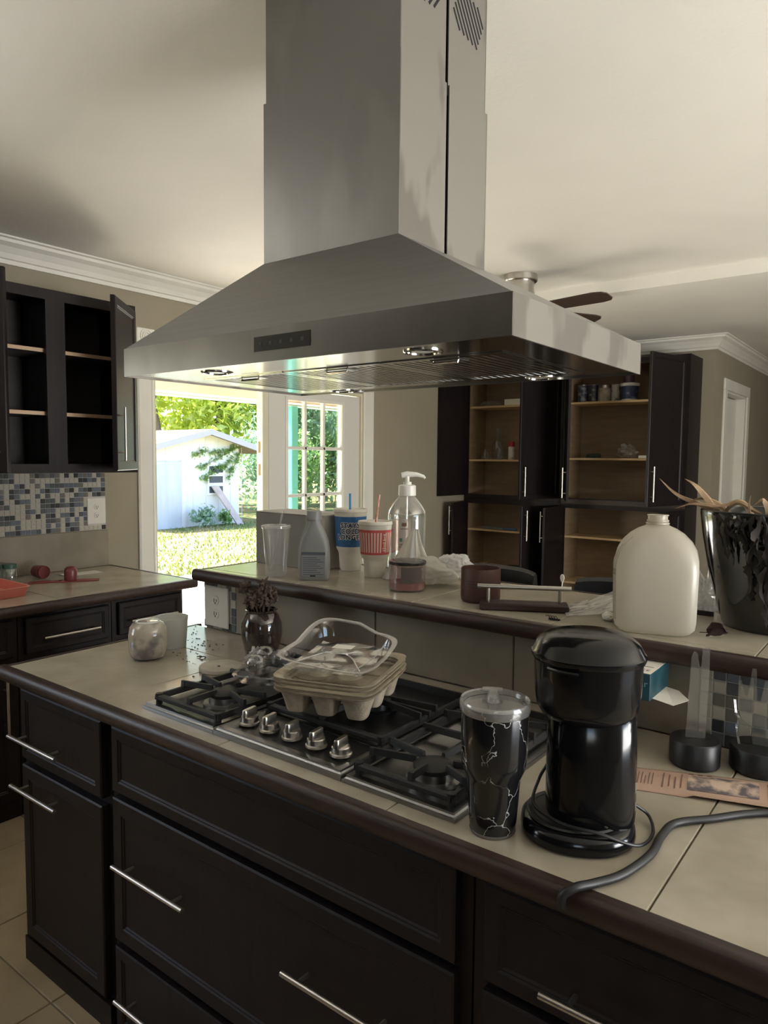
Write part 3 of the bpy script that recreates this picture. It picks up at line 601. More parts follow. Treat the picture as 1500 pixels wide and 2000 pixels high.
# diagonal vent slots near the ceiling on the right face
fx = CX1-.004; ym = (CY0+CY1)/2
def slot(y0, z0, y1, z1, w=.0042):
    a, b = Vector((fx, y0, z0)), Vector((fx, y1, z1)); d = (b-a).normalized(); s = Vector((0, -d.z, d.y))*w; bm = bmesh.new()
    bmesh.ops.convex_hull(bm, input=[bm.verts.new(p+s*k+Vector((q, 0, 0))) for p in (a, b) for k in (-1, 1) for q in (-.001, .0006)]); add('vent_slot', bm, SLOT, cu_, True)
for s in (1, -1):
    for k in range(9):
        q = k-4; L = .125-abs(q)*.020; d = Vector((.60, -.80)) if s == 1 else Vector((.60, .80))
        c0 = Vector((ym+s*.088+q*.0125, 2.528+s*q*.0060)); slot(c0.x-d.x*L/2, c0.y-d.y*L/2, c0.x+d.x*L/2, c0.y+d.y*L/2, .0030)
# underside: lip, lamps, baffle filters
us = bmesh.new(); FX0, FX1, FY0, FY1 = .03, .892, .175, .565
for lo, hi in (((HX0+.004, HY0_+.004, HZB+.004), (HX1-.004, FY0, HZB+.007)), ((HX0+.004, FY1, HZB+.004), (HX1-.004, HY1_-.004, HZB+.007)), ((HX0+.004, FY0, HZB+.004), (FX0, FY1, HZB+.007)), ((FX1, FY0, HZB+.004), (HX1-.004, FY1, HZB+.007))): bx(us, lo, hi)
add('underside_lip', us, POLISH, hd_, True)
box('filter_cavity', (FX0, FY0, HZB+.040), (FX1, FY1, HZB+.043), ENAMEL, hd_, world=True)
fw = (FX1-FX0)/3
for k in range(3):
    x0, x1 = FX0+k*fw+.002, FX0+(k+1)*fw-.002; bm = bmesh.new()
    for lo, hi in (((x0, FY0+.002, HZB+.002), (x1, FY0+.022, HZB+.016)), ((x0, FY1-.022, HZB+.002), (x1, FY1-.002, HZB+.016)), ((x0, FY0+.022, HZB+.002), (x0+.014, FY1-.022, HZB+.016)), ((x1-.014, FY0+.022, HZB+.002), (x1, FY1-.022, HZB+.016))): bx(bm, lo, hi)
    ff = add('baffle_filter', bm, POLISH, hd_, True); n = 13; p = (x1-x0-.028)/n
    for i in range(n):
        xa = x0+.014+i*p; poly('baffle_slat', [(xa+.001, HZB+.014), (xa+p*.14, HZB+.003), (xa+p*.60, HZB+.003), (xa+p*.72, HZB+.014)], 1, FY0+.022, FY1-.022, POLISH, ff, True)
    xm = (x0+x1)/2; bm = bmesh.new(); tubebm(bm, [(xm-.03, FY0+.03, HZB+.003), (xm-.03, FY0+.03, HZB-.004), (xm+.03, FY0+.03, HZB-.004), (xm+.03, FY0+.03, HZB+.003)], .003, 6); add('filter_pull', bm, POLISH, ff, True)
    box('pull_plate', (xm-.035, FY0+.026, HZB+.0005), (xm+.035, FY0+.062, HZB+.002), STEEL, ff, world=True)
for x, y in ((.766, .10), (.176, .10), (.766, .606), (.13, .606)):
    l_ = lathe('hood_lamp', [(.038, .003), (.038, -.002), (.034, -.004), (.030, -.003), (.029, .002)], POLISH, hd_, (x, y, HZB+.004), 32, world=True)
    lathe('lamp_lens', [(.029, 0), (.020, .001), (.018, -.001), (0, -.001)], mat('frosted_lens', S(200, 200, 190), .3), l_, (x, y, HZB+.004), 28, world=True)
cp = box('control_panel', (.40, HY0_-.0012, HZB+.022), (.56, HY0_, HZB+.052), mat('control_glass', S(38, 38, 39), .25), hd_, world=True)
for k in range(5): box('button', (.415+k*.03, HY0_-.0016, HZB+.033), (.423+k*.03, HY0_-.001, HZB+.041), mat('button_print', S(46, 47, 50), .5), cp, world=True)

# ================================================================== LEFT KITCHEN RUN
LXF = -1.457
lw = thing('side_worktop', 'cream tiled side counter against the left wall', 'worktop', (-1.83, .4, .885))
box('substrate', (XW+.001, -1.2, .885), (LXF, 1.262, .912), GROUT, lw, world=True)
for y0, y1 in ((-1.2, -.11), (-.11, .575), (.575, 1.262)):
    box('tile', (XW+.003, y0+.002, .9125), (LXF-.001, y1-.002, ZT), TILE, lw, .0015, True)
bullnose('edge_strip', lw, (LXF, -1.2), (LXF, 1.262+.026), (1, 0), ZT+.001, .044, .028, DARKH)
bullnose('edge_strip', lw, (LXF, 1.262), (XW+.002, 1.262), (0, 1), ZT+.001, .044, .026, DARKH)
def side_front(u, kind, y0, y1, z0, z1, x, hand=None):
    """front facing +X"""
    p = panel(kind, y1-y0, z1-z0, .02, DARK, u, Vector((x, y0, z0))-u.location, rot=PI/2, rim=.04 if z1-z0 < .25 else .06)
    if hand:
        (a, za), (b, zb_) = hand; barhandle(p, (a-y0, -.002, za-z0), (b-y0, -.002, zb_-z0), (0, -1, 0))
    return p
for lab, y0, y1 in (('dark side cabinet with long-handled drawer near the orange tray', .405, .84), ('dark side cabinet at the counter end beside the open door', .842, 1.245), ('dark side cabinet cut off by the left picture edge', -.20, .403)):
    u = thing('base_cabinet', lab, 'cabinet', (-1.83, (y0+y1)/2, 0))
    box('body', (XW+.001, y0, .0), (-1.50, y1-.002, .884), DARK, u, world=True)
    ym_ = (y0+y1)/2
    side_front(u, 'drawer', y0+.025, y1-.025, .70, .855, -1.48, ((ym_-.13, .765), (ym_+.13, .765)))
    side_front(u, 'door', y0+.025, y1-.025, .09, .675, -1.48, ((y1-.07, .38), (y1-.07, .62)))
bs = thing('side_backsplash', 'grey and stone mosaic backsplash strip over plain tile on the left wall', 'backsplash', (XW, .8, ZT))
for y0, y1 in ((-.12, .565), (.565, 1.262)): box('tile', (XW+.0005, y0+.002, ZT+.001), (XW+.010, y1-.002, 1.127), TILEW, bs, .0015, True)
mosaic(bs, .603, 1.246, 1.130, 1.452, XW+.008, 1, weights=(4, 4, 2, 2, 8), skip=(1.135, 1.24, 1.163, 1.312))
outlet('white wall outlet set in the left mosaic backsplash', (XW+.0085, 1.188, 1.237), 1)
# --- upper cabinet with open doors
UZ0, UZ1, UXF = 1.46, 2.343, -1.88
uc = thing('wall_cabinet', 'dark wall cabinet with open doors and empty shelves over the mosaic', 'cabinet', (-2.05, .7, UZ0))
UY0, UY1 = .13, 1.246
for a, b in (((XW+.001, UY0, UZ0), (UXF-.02, UY0+.016, UZ1)), ((XW+.001, UY1-.016, UZ0), (UXF-.02, UY1, UZ1)), ((XW+.001, UY0+.016, UZ0), (UXF-.02, UY1-.016, UZ0+.016)), ((XW+.001, UY0+.016, UZ1-.016), (UXF-.02, UY1-.016, UZ1)), ((XW+.001, .796, UZ0+.016), (UXF-.02, .812, UZ1-.016))): box('carcass_board', a, b, DARK, uc, world=True)
box('back_panel', (XW+.001, UY0+.016, UZ0+.016), (XW+.006, UY1-.016, UZ1-.016), DARKIN, uc, world=True)
bm = bmesh.new()
for y0, y1, z0, z1 in ((UY0, UY1, UZ1-.05, UZ1), (UY0, UY1, UZ0, UZ0+.045), (UY0, UY0+.045, UZ0+.045, UZ1-.05), (.757, .853, UZ0+.045, UZ1-.05), (UY1-.03, UY1, UZ0+.045, UZ1-.05)): bx(bm, (UXF-.02, y0, z0), (UXF, y1, z1))
add('face_frame', bm, DARK, uc, True)
SHELF = mat('shelf_raw_edge', S(196, 166, 136), .6)
for z in (1.742, 2.045):
    for y0, y1 in ((UY0+.017, .795), (.813, UY1-.017)):
        s_ = box('shelf', (XW+.007, y0, z), (UXF-.034, y1, z+.018), DARKIN, uc, world=True); box('shelf_edge', (UXF-.034, y0, z), (UXF-.031, y1, z+.018), SHELF, s_, world=True)
def hinged(u, hinge, zb, w, h, ang, side, handle_at, name='door', vert=True, m=DARK):
    """door hinged at a vertical line; ang = direction (rad) the slab points from the hinge; side = +1 if its outer face lies to the right of that direction"""
    p = panel(name, w, h, .02, m, u, Vector((hinge[0], hinge[1], zb))-u.location, rot=0, rim=.062)
    if side > 0: p.rotation_euler = (0, 0, ang)
    else:
        for v in p.data.vertices: v.co.x = -v.co.x
        p.data.flip_normals(); p.rotation_euler = (0, 0, ang+PI)
    x = (w-.035) if side > 0 else -(w-.035)
    barhandle(p, (x, -.001, handle_at[0]), (x, -.001, handle_at[1]), (0, -1, 0), inset=.04)
    return p
th = math.radians(43)
hinged(uc, (UXF+.004, 1.243), 1.475, .40, .840, math.atan2(-math.cos(th), math.sin(th)), -1, (.05, .31))
th = math.radians(52)
hinged(uc, (UXF+.004, UY0+.02), 1.470, .42, .852, math.atan2(math.cos(th), math.sin(th)), 1, (.05, .31))

# ================================================================== BACK WALL PANTRY CABINETS
PF = 5.20
def pantry(label, x0, x1, z0, z1, shelves):
    u = thing('pantry_cabinet', label, 'cabinet', ((x0+x1)/2, 5.39, z0))
    for a, b in (((x0, PF+.02, z0), (x0+.018, YB-.001, z1)), ((x1-.018, PF+.02, z0), (x1, YB-.001, z1)), ((x0+.018, PF+.02, z0), (x1-.018, YB-.001, z0+.018)), ((x0+.018, PF+.02, z1-.018), (x1-.018, YB-.001, z1))): box('carcass_board', a, b, DARK, u, world=True)
    box('back_panel', (x0+.018, YB-.008, z0+.018), (x1-.018, YB-.002, z1-.018), MAPLE, u, world=True)
    for a, b in (((x0+.0185, PF+.021, z0+.0185), (x0+.022, YB-.009, z1-.0185)), ((x1-.022, PF+.021, z0+.0185), (x1-.0185, YB-.009, z1-.0185)), ((x0+.022, PF+.021, z0+.0185), (x1-.022, YB-.009, z0+.021)), ((x0+.022, PF+.021, z1-.021), (x1-.022, YB-.009, z1-.0185))): box('liner', a, b, MAPLE, u, world=True)
    bm = bmesh.new()
    for a, b, c, d in ((x0, x1, z1-.05, z1), (x0, x1, z0, z0+.04), (x0, x0+.035, z0+.04, z1-.05), (x1-.035, x1, z0+.04, z1-.05)): bx(bm, (a, PF, c), (b, PF+.02, d))
    add('face_frame', bm, DARK, u, True)
    for z in shelves: box('shelf', (x0+.023, PF+.035, z-.018), (x1-.023, YB-.010, z), MAPLEH, u, world=True)
    return u
PL0, PL1, PR0, PR1 = -2.20, -1.17, -1.165, -.075
ZU0, ZU1 = 1.165, 2.43
A = pantry('upper left pantry cabinet with glass bottles on its maple shelf', PL0, PL1, ZU0, ZU1, (1.55, 2.075))
B = pantry('upper right pantry cabinet with paint tins on its top maple shelf', PR0, PR1, ZU0, ZU1, (1.57, 2.075))
C_ = pantry('lower left pantry cabinet with open doors behind the bar stools', PL0, PL1, .0, ZU0-.002, (.47, .855))
D_ = pantry('lower right pantry cabinet behind the plastic jug', PR0, PR1, .0, ZU0-.002, (.43, .855))
def ang(deg, left): a = math.radians(deg); return math.atan2(-math.sin(a), math.cos(a)) if left else math.atan2(-math.sin(a), -math.cos(a))
hinged(A, (PL0+.01, PF-.002), 1.195, .50, 1.20, ang(92, True), 1, (.03, .29)); hinged(A, (PL1-.02, PF-.002), 1.195, .49, 1.20, ang(70, False), -1, (.03, .29))
hinged(B, (PR0+.02, PF-.002), 1.195, .50, 1.20, ang(64, True), 1, (.03, .29)); hinged(B, (PR1-.03, PF-.002), 1.185, .52, 1.215, ang(76, False), -1, (.04, .32))
hinged(C_, (PL0+.01, PF-.002), .03, .49, 1.105, ang(74, True), 1, (.80, 1.07)); hinged(C_, (PL1-.02, PF-.002), .03, .49, 1.105, ang(74, False), -1, (.80, 1.07))
hinged(D_, (PR0+.01, PF-.002), .03, .50, 1.105, ang(85, True), 1, (.80, 1.07)); hinged(D_, (PR1-.03, PF-.002), .03, .50, 1.105, ang(80, False), -1, (.80, 1.07))
box('ledge', (PR0, PF-.004, ZU0-.012), (PR1, PF-.0005, ZU0+.03), DARKH, B, world=True)
# --- things on the pantry shelves
GLB = clearmat('bottle_glass', (.86, .88, .86), .12, .03, .06)
def put(name, label, cat, x, y, z, group=None): return thing(name, label, cat, (x, y, z+.0005), group=group)
z1, z2 = 2.075, 1.57
t = put('tin', 'dark blue tin leftmost on the top right pantry shelf', 'tin', -1.045, 5.34, z1)
lathe('can', [(0, 0), (.045, 0), (.045, .15), (.042, .153), (0, .15)], mat('navy_print', S(52, 56, 72), .4, col2=S(120, 120, 124), scale=26, contrast=(.5, .62)), t); lathe('lid_rim', [(.043, .152), (.046, .155), (.046, .158), (.042, .158)], NICKEL, t)
t = put('tin', 'dark grey tin beside the leftmost tin on the top right pantry shelf', 'tin', -.945, 5.34, z1)
lathe('can', [(0, 0), (.042, 0), (.042, .15), (.040, .152), (0, .15)], mat('charcoal_print', S(62, 62, 66), .4, col2=S(140, 138, 132), scale=30, contrast=(.56, .66)), t); lathe('lid_rim', [(.040, .152), (.043, .155), (.043, .158), (.039, .158)], NICKEL, t)
t = put('glass_jar', 'pale jar with cream label on the top right pantry shelf', 'jar', -.835, 5.33, z1)
lathe('body', [(0, 0), (.055, 0), (.058, .01), (.058, .11), (.05, .125), (.05, .135)], mat('cream_jar', S(186, 178, 160), .35, col2=S(150, 140, 122), scale=20), t); lathe('lid', [(.051, .12), (.053, .122), (.053, .145), (.05, .148), (0, .148)], NICKEL, t)
t = put('tin', 'slim white and grey tin beside the white tub on the pantry shelf', 'tin', -.735, 5.33, z1)
lathe('can', [(0, 0), (.038, 0), (.038, .14), (.035, .144), (0, .142)], mat('white_print', S(178, 174, 166), .4, col2=S(96, 92, 90), scale=22, contrast=(.52, .62)), t); lathe('lid_rim', [(.035, .143), (.039, .146), (.039, .150), (.034, .150)], NICKEL, t)
t = put('plastic_tub', 'white plastic tub with dark blue label on the top right pantry shelf', 'tub', -.615, 5.34, z1)
lathe('bucket', [(0, 0), (.066, 0), (.076, .14), (0, .14)], WHITEP, t); lathe('label_band', [(.0675, .015), (.0755, .125)], mat('blue_label', S(52, 60, 96), .5, col2=S(120, 126, 150), scale=24, contrast=(.55, .65)), t); lathe('lid', [(.078, .128), (.084, .13), (.084, .15), (.078, .154), (0, .154)], WHITEP, t)
t = put('plastic_tub', 'small dark tub stacked on the white tub', 'tub', -.62, 5.34, z1+.155)
lathe('bucket', [(0, 0), (.042, 0), (.046, .07), (0, .07)], mat('purple_brown', S(84, 66, 74), .5), t); lathe('lid', [(.047, .068), (.050, .07), (.050, .085), (.046, .088), (0, .088)], WHITEP, t)
t = put('cloth_bundle', 'small crumpled dark green cloth on the middle right pantry shelf', 'cloth', -.93, 5.35, z2); crumple('fold', (0, 0, .012), (.075, .05, .035), mat('dark_green_cloth', S(74, 82, 72), .9), t, .5, 7, 2, 3, -.010)
t = put('plastic_bag', 'small crumpled clear bag on the middle right pantry shelf', 'bag', -.62, 5.34, z2); crumple('film', (0, 0, .055), (.09, .06, .07), CLEARM, t, .5, 7, 4, 3, -.053)
tag(box('shelf_liner', (-.49, 5.25, z2+.0005), (-.14, 5.50, z2+.026), WHITEP, None, .003), 'flat white box on the middle right pantry shelf', 'box')
z1 = 2.075; z2 = 1.55
tag(box('paper_box', (-1.80, 5.25, z1+.0005), (-1.42, 5.42, z1+.06), PAPERW, None, .003), 'long white carton on the top left pantry shelf', 'box')
t = put('plastic_bag', 'flat bundle of clear bags on the top left pantry shelf', 'bag', -2.01, 5.36, z1); crumple('film', (0, 0, .03), (.11, .08, .035), CLEARM, t, .3, 6, 8, 3, -.028)
def gbottle(label, x, y, h, r, neck, stopper=False):
    t = put('glass_bottle', label, 'bottle', x, y, z2)
    lathe('body', [(0, .002), (r*.95, 0), (r, .01), (r, h*.5), (r*.85, h*.62), (neck, h*.74), (neck, h*.97), (neck*1.25, h*.975), (neck*1.25, h), (neck*.8, h)], GLB, t, seg=24)
    if stopper: lathe('stopper', [(0, h), (neck, h), (neck, h*1.03), (neck*1.6, h*1.06), (neck*1.5, h*1.12), (0, h*1.14)], GLB, t, seg=16)
gbottle('tall clear glass bottle at the back of the pantry shelf', -1.955, 5.42, .28, .055, .016, True)
gbottle('clear glass bottle in front of the tall one on the pantry shelf', -1.87, 5.32, .17, .045, .013)
gbottle('short clear glass bottle leftmost on the pantry shelf', -2.05, 5.34, .10, .038, .018)
gbottle('round clear decanter right of the red-capped can', -1.55, 5.36, .16, .062, .018, True)
t = put('spray_can', 'white spray can with red cap on the left pantry shelf', 'can', -1.735, 5.30, z2)
lathe('body', [(0, 0), (.031, 0), (.032, .004), (.032, .115), (.026, .128)], mat('can_print', S(222, 216, 206), .4, col2=S(120, 110, 104), scale=28, contrast=(.55, .68)), t); lathe('cap', [(.027, .126), (.028, .13), (.026, .168), (.02, .175), (0, .176)], mat('red_cap', S(178, 48, 48), .4), t)
t = put('folded_tray', 'dark tray lying on the low left pantry shelf', 'tray', -1.66, 5.36, .47); box('tray_board', (-.14, -.09, 0), (.14, .09, .022), BLACKM, t, .006); box('tray_grip', (-.05, -.11, .006), (.05, -.09, .018), BLACKM, t, .003)
t = put('rolled_foil', 'thin roll with blue wrap on the low left pantry shelf', 'roll', -1.82, 5.28, .855); bm = bmesh.new(); tubebm(bm, [(-.2, 0, .012), (.16, 0, .012)], .0115, 10); add('tube', bm, mat('silver_wrap', S(150, 156, 160), .3, .6), t); bm = bmesh.new(); tubebm(bm, [(.02, 0, .012), (.17, 0, .012)], .0118, 10); add('wrap_label', bm, mat('blue_wrap', S(74, 122, 158), .4), t)

# ================================================================== CEILING FAN
fan = thing('ceiling_fan', 'brushed nickel flush ceiling fan with dark wooden blades', 'fan', (-.43, 2.84, ZC))
lathe('canopy', [(0, -.001), (.098, -.001), (.098, -.035), (.094, -.04), (.080, -.04), (.078, -.075), (.084, -.10), (.084, -.14), (.06, -.165), (0, -.17)], NICKEL, fan, (0, 0, 0), 40)
lathe('motor_housing', [(0, -.17), (.11, -.175), (.125, -.20), (.11, -.235), (.05, -.25), (0, -.25)], NICKEL, fan, (0, 0, 0), 40)
FB = mat('fan_blade_wood', S(70, 56, 48), .4, col2=S(56, 44, 38), scale=8, stretch=(.6, 5, 5))
for k in range(5):
    a = math.radians(-10+72*k); R_ = Matrix.Rotation(a, 3, 'Z') @ Matrix.Rotation(math.radians(-11), 3, 'X')
    bm = bmesh.new(); out = [(.15, -.045), (.21, -.058), (.51, -.066), (.56, -.055), (.58, -.03), (.58, .03), (.56, .055), (.51, .066), (.21, .058), (.15, .045)]
    lo = [bm.verts.new(R_ @ Vector((x, y, -.003))+Vector((0, 0, -.205))) for x, y in out]; hi = [bm.verts.new(R_ @ Vector((x, y, .003))+Vector((0, 0, -.205))) for x, y in out]
    bm.faces.new(lo[::-1]); bm.faces.new(hi)
    for i in range(len(out)): j = (i+1) % len(out); bm.faces.new((lo[i], lo[j], hi[j], hi[i]))
    bl = add('blade', bm, FB, fan); bm = bmesh.new(); tubebm(bm, [R_ @ Vector((.09, 0, .004))+Vector((0, 0, -.205)), R_ @ Vector((.20, 0, .006))+Vector((0, 0, -.205))], .012, 8); add('blade_iron', bm, NICKEL, bl)

# ================================================================== BAR STOOLS
VIN = mat('black_vinyl', (.012, .012, .013), .22)
def stool(label, x, y, rz, ztop):
    t = thing('bar_stool', label, 'stool', (x, y, 0), rz, 'bar stools behind the ledge')
    loft('seat', [ring(0, 0, z, .20-s, .19-s, 32, 4) for z, s in ((.70, .012), (.705, .002), (.735, 0), (.748, .008), (.755, .03))], VIN, t)
    bm = bmesh.new()
    prof = [(.0, .90), (.018, .895), (.03, .92), (.034, ztop-.05), (.026, ztop-.012), (.012, ztop), (-.004, ztop-.012), (-.012, ztop-.05), (-.012, .92)]
    secs = []
    for k in range(13):
        u_ = -1+k/6; xx = .17*u_; cur = .035*(1-u_*u_); secs.append([(xx, .165+cur+a, b-(.012*abs(u_)**4)) for a, b in prof])
    loft('backrest', secs, VIN, t)
    for sx in (-1, 1):
        for sy in (-1, 1): tube('leg', [(sx*.15, sy*.14, .70), (sx*.185, sy*.175, 0)], .013, BLACKM, t)
        tube('back_post', [(sx*.13, .16, .71), (sx*.13, .19, 1.02)], .011, BLACKM, t)
        tube('foot_rail', [(sx*.17, -.158, .28), (sx*.17, .158, .28)], .009, NICKEL, t)
    tube('foot_rail', [(-.17, -.158, .28), (.17, -.158, .28)], .009, NICKEL, t)
stool('glossy black bar stool behind the brown candle cup', .19, 1.30, .05, 1.128)
stool('glossy black bar stool hidden mostly behind the plastic jug', .69, 1.30, 0, 1.125)

# ================================================================== UNSEEN DARK CABINETS ADDED BEHIND THE VIEWER TO DARKEN THE FRONTS
kb = thing('unseen_dark_cabinet', 'unseen dark tall cabinets added behind the viewer to cut bounce light', 'cabinet', (.1, -3.0, 0))
box('body', (XW+.01, -3.28, 0), (2.30, -2.68, 2.45), DARK, kb, world=True)
for k in range(6): panel('door', .70, 2.2, .02, DARK, kb, Vector((XW+.08+(k+1)*.74-.04, -2.66, .12))-kb.location, rot=PI)

# ================================================================== THINGS ON THE ISLAND WORKTOP
Z0 = ZT+.0005
# --- tumbler
t = thing('tumbler', 'black marbled steel tumbler with clear lid beside the coffee maker', 'tumbler', (.972, .026, Z0))
TB = veins('black_marble_print', (.008, .008, .009), S(176, 176, 174), 17, .014, .16, .8, .3)
lathe('body', [(0, .0005), (.036, .0005), (.0385, .004), (.0400, .02), (.0450, .088), (.0475, .098), (.0535, .112), (.0550, .122), (.0565, .212), (.0555, .216), (.052, .217), (.050, .200), (.044, .10), (0, .095)], TB, t, seg=56)
lathe('steel_base', [(0, 0), (.0375, 0), (.0392, .003), (.0388, .006)], STEEL, t, seg=56)
ld = lathe('lid', [(.0572, .206), (.0588, .209), (.0592, .222), (.0575, .226), (.0545, .224), (.0520, .216), (.0515, .2165), (0, .2165)], CLEARM, t, seg=56)
loft('slider', [ring(-.012, .016, .2172+dz, .011-s, .020-s, 20, 4, .5) for dz, s in ((0, 0), (.010, .001), (.014, .004))], CLEARM, ld)
loft('slider_tab', [ring(-.026, .038, .226+dz, .018-s, .008-s, 20, 4, .5) for dz, s in ((0, 0), (.003, .0005))], CLEARM, ld)
# --- single-serve coffee maker
t = thing('coffee_maker', 'glossy black single-serve coffee maker at the worktop edge', 'coffee maker', (1.095, .118, Z0)); E_ = 2.5
loft('base', [ring(-.008, -.008, z, .094-s, .090-s, 48, 2.2, .5) for z, s in ((0, .006), (.004, .001), (.012, 0), (.024, .002), (.030, .008), (.033, .022))], BLACKP, t)
loft('drip_ring', [ring(-.014, -.010, z, .078-s, .076-s, 48, 2.2, .5) for z, s in ((.0335, 0), (.036, .003), (.0345, .010))], BLACKM, t, caps=(True, False))
loft('column', [ring(.004, .014, z, .0735-s, .072-s, 48, E_, .5) for z, s in ((.030, .001), (.05, 0), (.14, .001), (.205, .003), (.215, .010))], BLACKP, t)
loft('brew_head', [ring(-.003, .004, z, .087-s, .085-s, 48, 2.3, .5) for z, s in ((.196, .026), (.206, .012), (.220, .004), (.24, .001), (.275, 0), (.298, -.001))], BLACKP, t)
lid_ = loft('lid', [ring(-.003, .004, z, a, a*.98, 48, 2.25, .5) for z, a in ((.298, .0905), (.302, .0925), (.308, .0925), (.311, .0895), (.324, .083), (.335, .068), (.341, .045), (.343, .020))], BLACKP, t)
bm = bmesh.new(); fa = facing(1.095, .118); R0 = Matrix.Rotation(fa-.45, 3, 'Z')
for da in range(9): pass
tubebm(bm, [R0 @ Vector((.0905*math.cos(a), .0905*math.sin(a), .293)) for a in [-.3+.075*k for k in range(9)]], .0028, 6); add('latch_bar', bm, BLACKP, lid_)
for dz in (.060, .092):
    b_ = lathe('button', [(0, .004), (.010, .004), (.012, .002), (.012, 0)], NICKEL, t, seg=20); a_ = fa+1.15; b_.rotation_euler = (0, PI/2, a_); b_.location = (.004+.0725*math.cos(a_), .014+.0705*math.sin(a_), dz)
lathe('metal_dot', [(0, 0), (.003, 0), (.003, .0006), (0, .0006)], NICKEL, t, (.06, -.06, .05), 8)  # small flat metal disc beside the column
tube('power_cord', catmull([(-.080, .030, .085), (-.088, .012, .060), (-.070, -.046, .042), (-.006, -.078, .042), (.050, -.068, .040), (.096, -.018, .014), (.100, .050, .006), (.078, .100, .010), (.058, .085, .030)], 8), .0028, BLACKC, t)
# --- black mains cable across the tiles
t = thing('extension_cable', 'thick black cable trailing over the worktop edge beside the coffee maker', 'cable', (1.2, .15, Z0)); cp_ = [(1.139, -.072, .902), (1.142, -.074, .920), (1.156, -.062, .931), (1.172, -.030, .928), (1.196, .018, .9275), (1.212, .099, .9275), (1.209, .17, .9275), (1.216, .227, .9275), (1.262, .283, .9275), (1.305, .338, .9275), (1.352, .377, .9275), (1.45, .41, .9275), (1.62, .40, .9275), (1.85, .46, .9275)]
tube('cable', catmull([Vector(p)-t.location for p in cp_], 8), .0066, BLACKC, t, 12)
lathe('cable_tip', [(0, -.004), (.006, -.003), (.0068, .002), (.0066, .004)], BLACKC, t, Vector((1.139, -.072, .902))-t.location, 12)
# --- printed paper bag
t = thing('paper_bag', 'flat kraft paper bag with printed picture lying beside the black lamp bases', 'paper bag', (1.24, .39, Z0)); PK = mat('kraft_pink_paper', S(180, 150, 130), .8, col2=S(170, 140, 120), scale=6)
PA, PB, PC_, PD = (1.098, .318), (1.335, .392), (1.312, .512), (1.075, .418)
def bag_pt(u, v, dz=0):
    x = (1-v)*((1-u)*PA[0]+u*1.45*PB[0]-.45*u*PA[0])+v*((1-u)*PD[0]+u*1.45*PC_[0]-.45*u*PD[0]); y = (1-v)*((1-u)*PA[1]+u*1.45*PB[1]-.45*u*PA[1])+v*((1-u)*PD[1]+u*1.45*PC_[1]-.45*u*PD[1])
    lift = .012*math.exp(-((u-.55)/.5)**2)*max(0, 1-abs(v-.55)*1.9)
    if .30 < u < .95 and v < .12: lift = .006*(1-v/.12)
    return Vector((x, y, Z0+.0012+lift+dz))-t.location
bag_ = grid('sheet', 24, 12, lambda u, v: bag_pt(u, v), PK, t, thick=.0012)
def patch(name, u0, u1, v0, v1, m): return grid(name, 10, 6, lambda u, v: bag_pt(u0+(u1-u0)*u, v0+(v1-v0)*v, .0010), m, bag_)
PIC = mat('printed_picture', S(92, 84, 88), .8, col2=S(196, 172, 152), scale=34, detail=6, contrast=(.42, .6))
patch('printed_picture', .30, .64, .22, .80, PIC); INK = mat('print_ink', S(112, 86, 72), .8)
for k in range(7): patch('print_line', .015+k*.018, .020+k*.018, .25, .75-.2*(k % 3 == 1), INK)
for k in range(4): patch('print_line', .175+k*.030, .182+k*.030, .2+.05*(k % 2), .82-.1*(k % 3), INK)
for k in range(5): patch('print_line', .68+k*.03, .690+k*.03, .2, .8-.1*(k % 2), INK)
for k in range(3): patch('print_mark', .30+k*.045, .325+k*.045, .86, .93, INK)
# --- two black lamp bases with acrylic figures
ACR = clearmat('acrylic', (.94, .95, .93), .09, .06, .07)
t = thing('acrylic_lamp', 'round black lamp base holding a tall narrow clear acrylic plate', 'lamp', (1.172, .522, Z0)); rz = facing(1.172, .522)+PI/2; t.rotation_euler = (0, 0, rz+.25)
lathe('base', [(0, 0), (.046, 0), (.0495, .004), (.0495, .050), (.047, .0535), (0, .0535)], BLACKM, t, seg=48); box('base_slot', (-.03, -.004, .0535), (.03, .004, .0540), SLOT, t)
poly('acrylic_plate', [(-.019, .0545), (.019, .0545), (.021, .12), (.022, .19), (.021, .245), (.008, .243), (.007, .205), (.003, .20), (-.002, .232), (-.008, .236), (-.013, .225), (-.016, .14)], 1, -.002, .002, ACR, t, bev=.0006)
t = thing('acrylic_lamp', 'round black lamp base holding a spiky clear acrylic splash', 'lamp', (1.285, .572, Z0)); t.rotation_euler = (0, 0, facing(1.285, .572)+PI/2)
lathe('base', [(0, 0), (.053, 0), (.0565, .004), (.0565, .046), (.054, .0495), (0, .0495)], BLACKM, t, seg=48); box('base_slot', (-.035, -.004, .0495), (.035, .004, .0500), SLOT, t)
poly('acrylic_plate', [(-.014, .0505), (.014, .0505), (.018, .085), (.046, .115), (.056, .175), (.049, .178), (.040, .140), (.034, .150), (.037, .196), (.029, .198), (.022, .140), (.014, .135), (.011, .182), (.003, .185), (-.003, .138), (-.010, .140), (-.013, .207), (-.021, .207), (-.026, .145), (-.032, .150), (-.039, .180), (-.045, .178), (-.044, .125), (-.036, .10), (-.018, .088)], 1, -.002, .002, ACR, t, bev=.0006)
tube('drip', catmull([(-.050, -.006, .140), (-.046, -.008, .112), (-.040, -.010, .102), (-.044, -.012, .085), (-.038, -.016, .052)], 5), .0022, ACR, t)
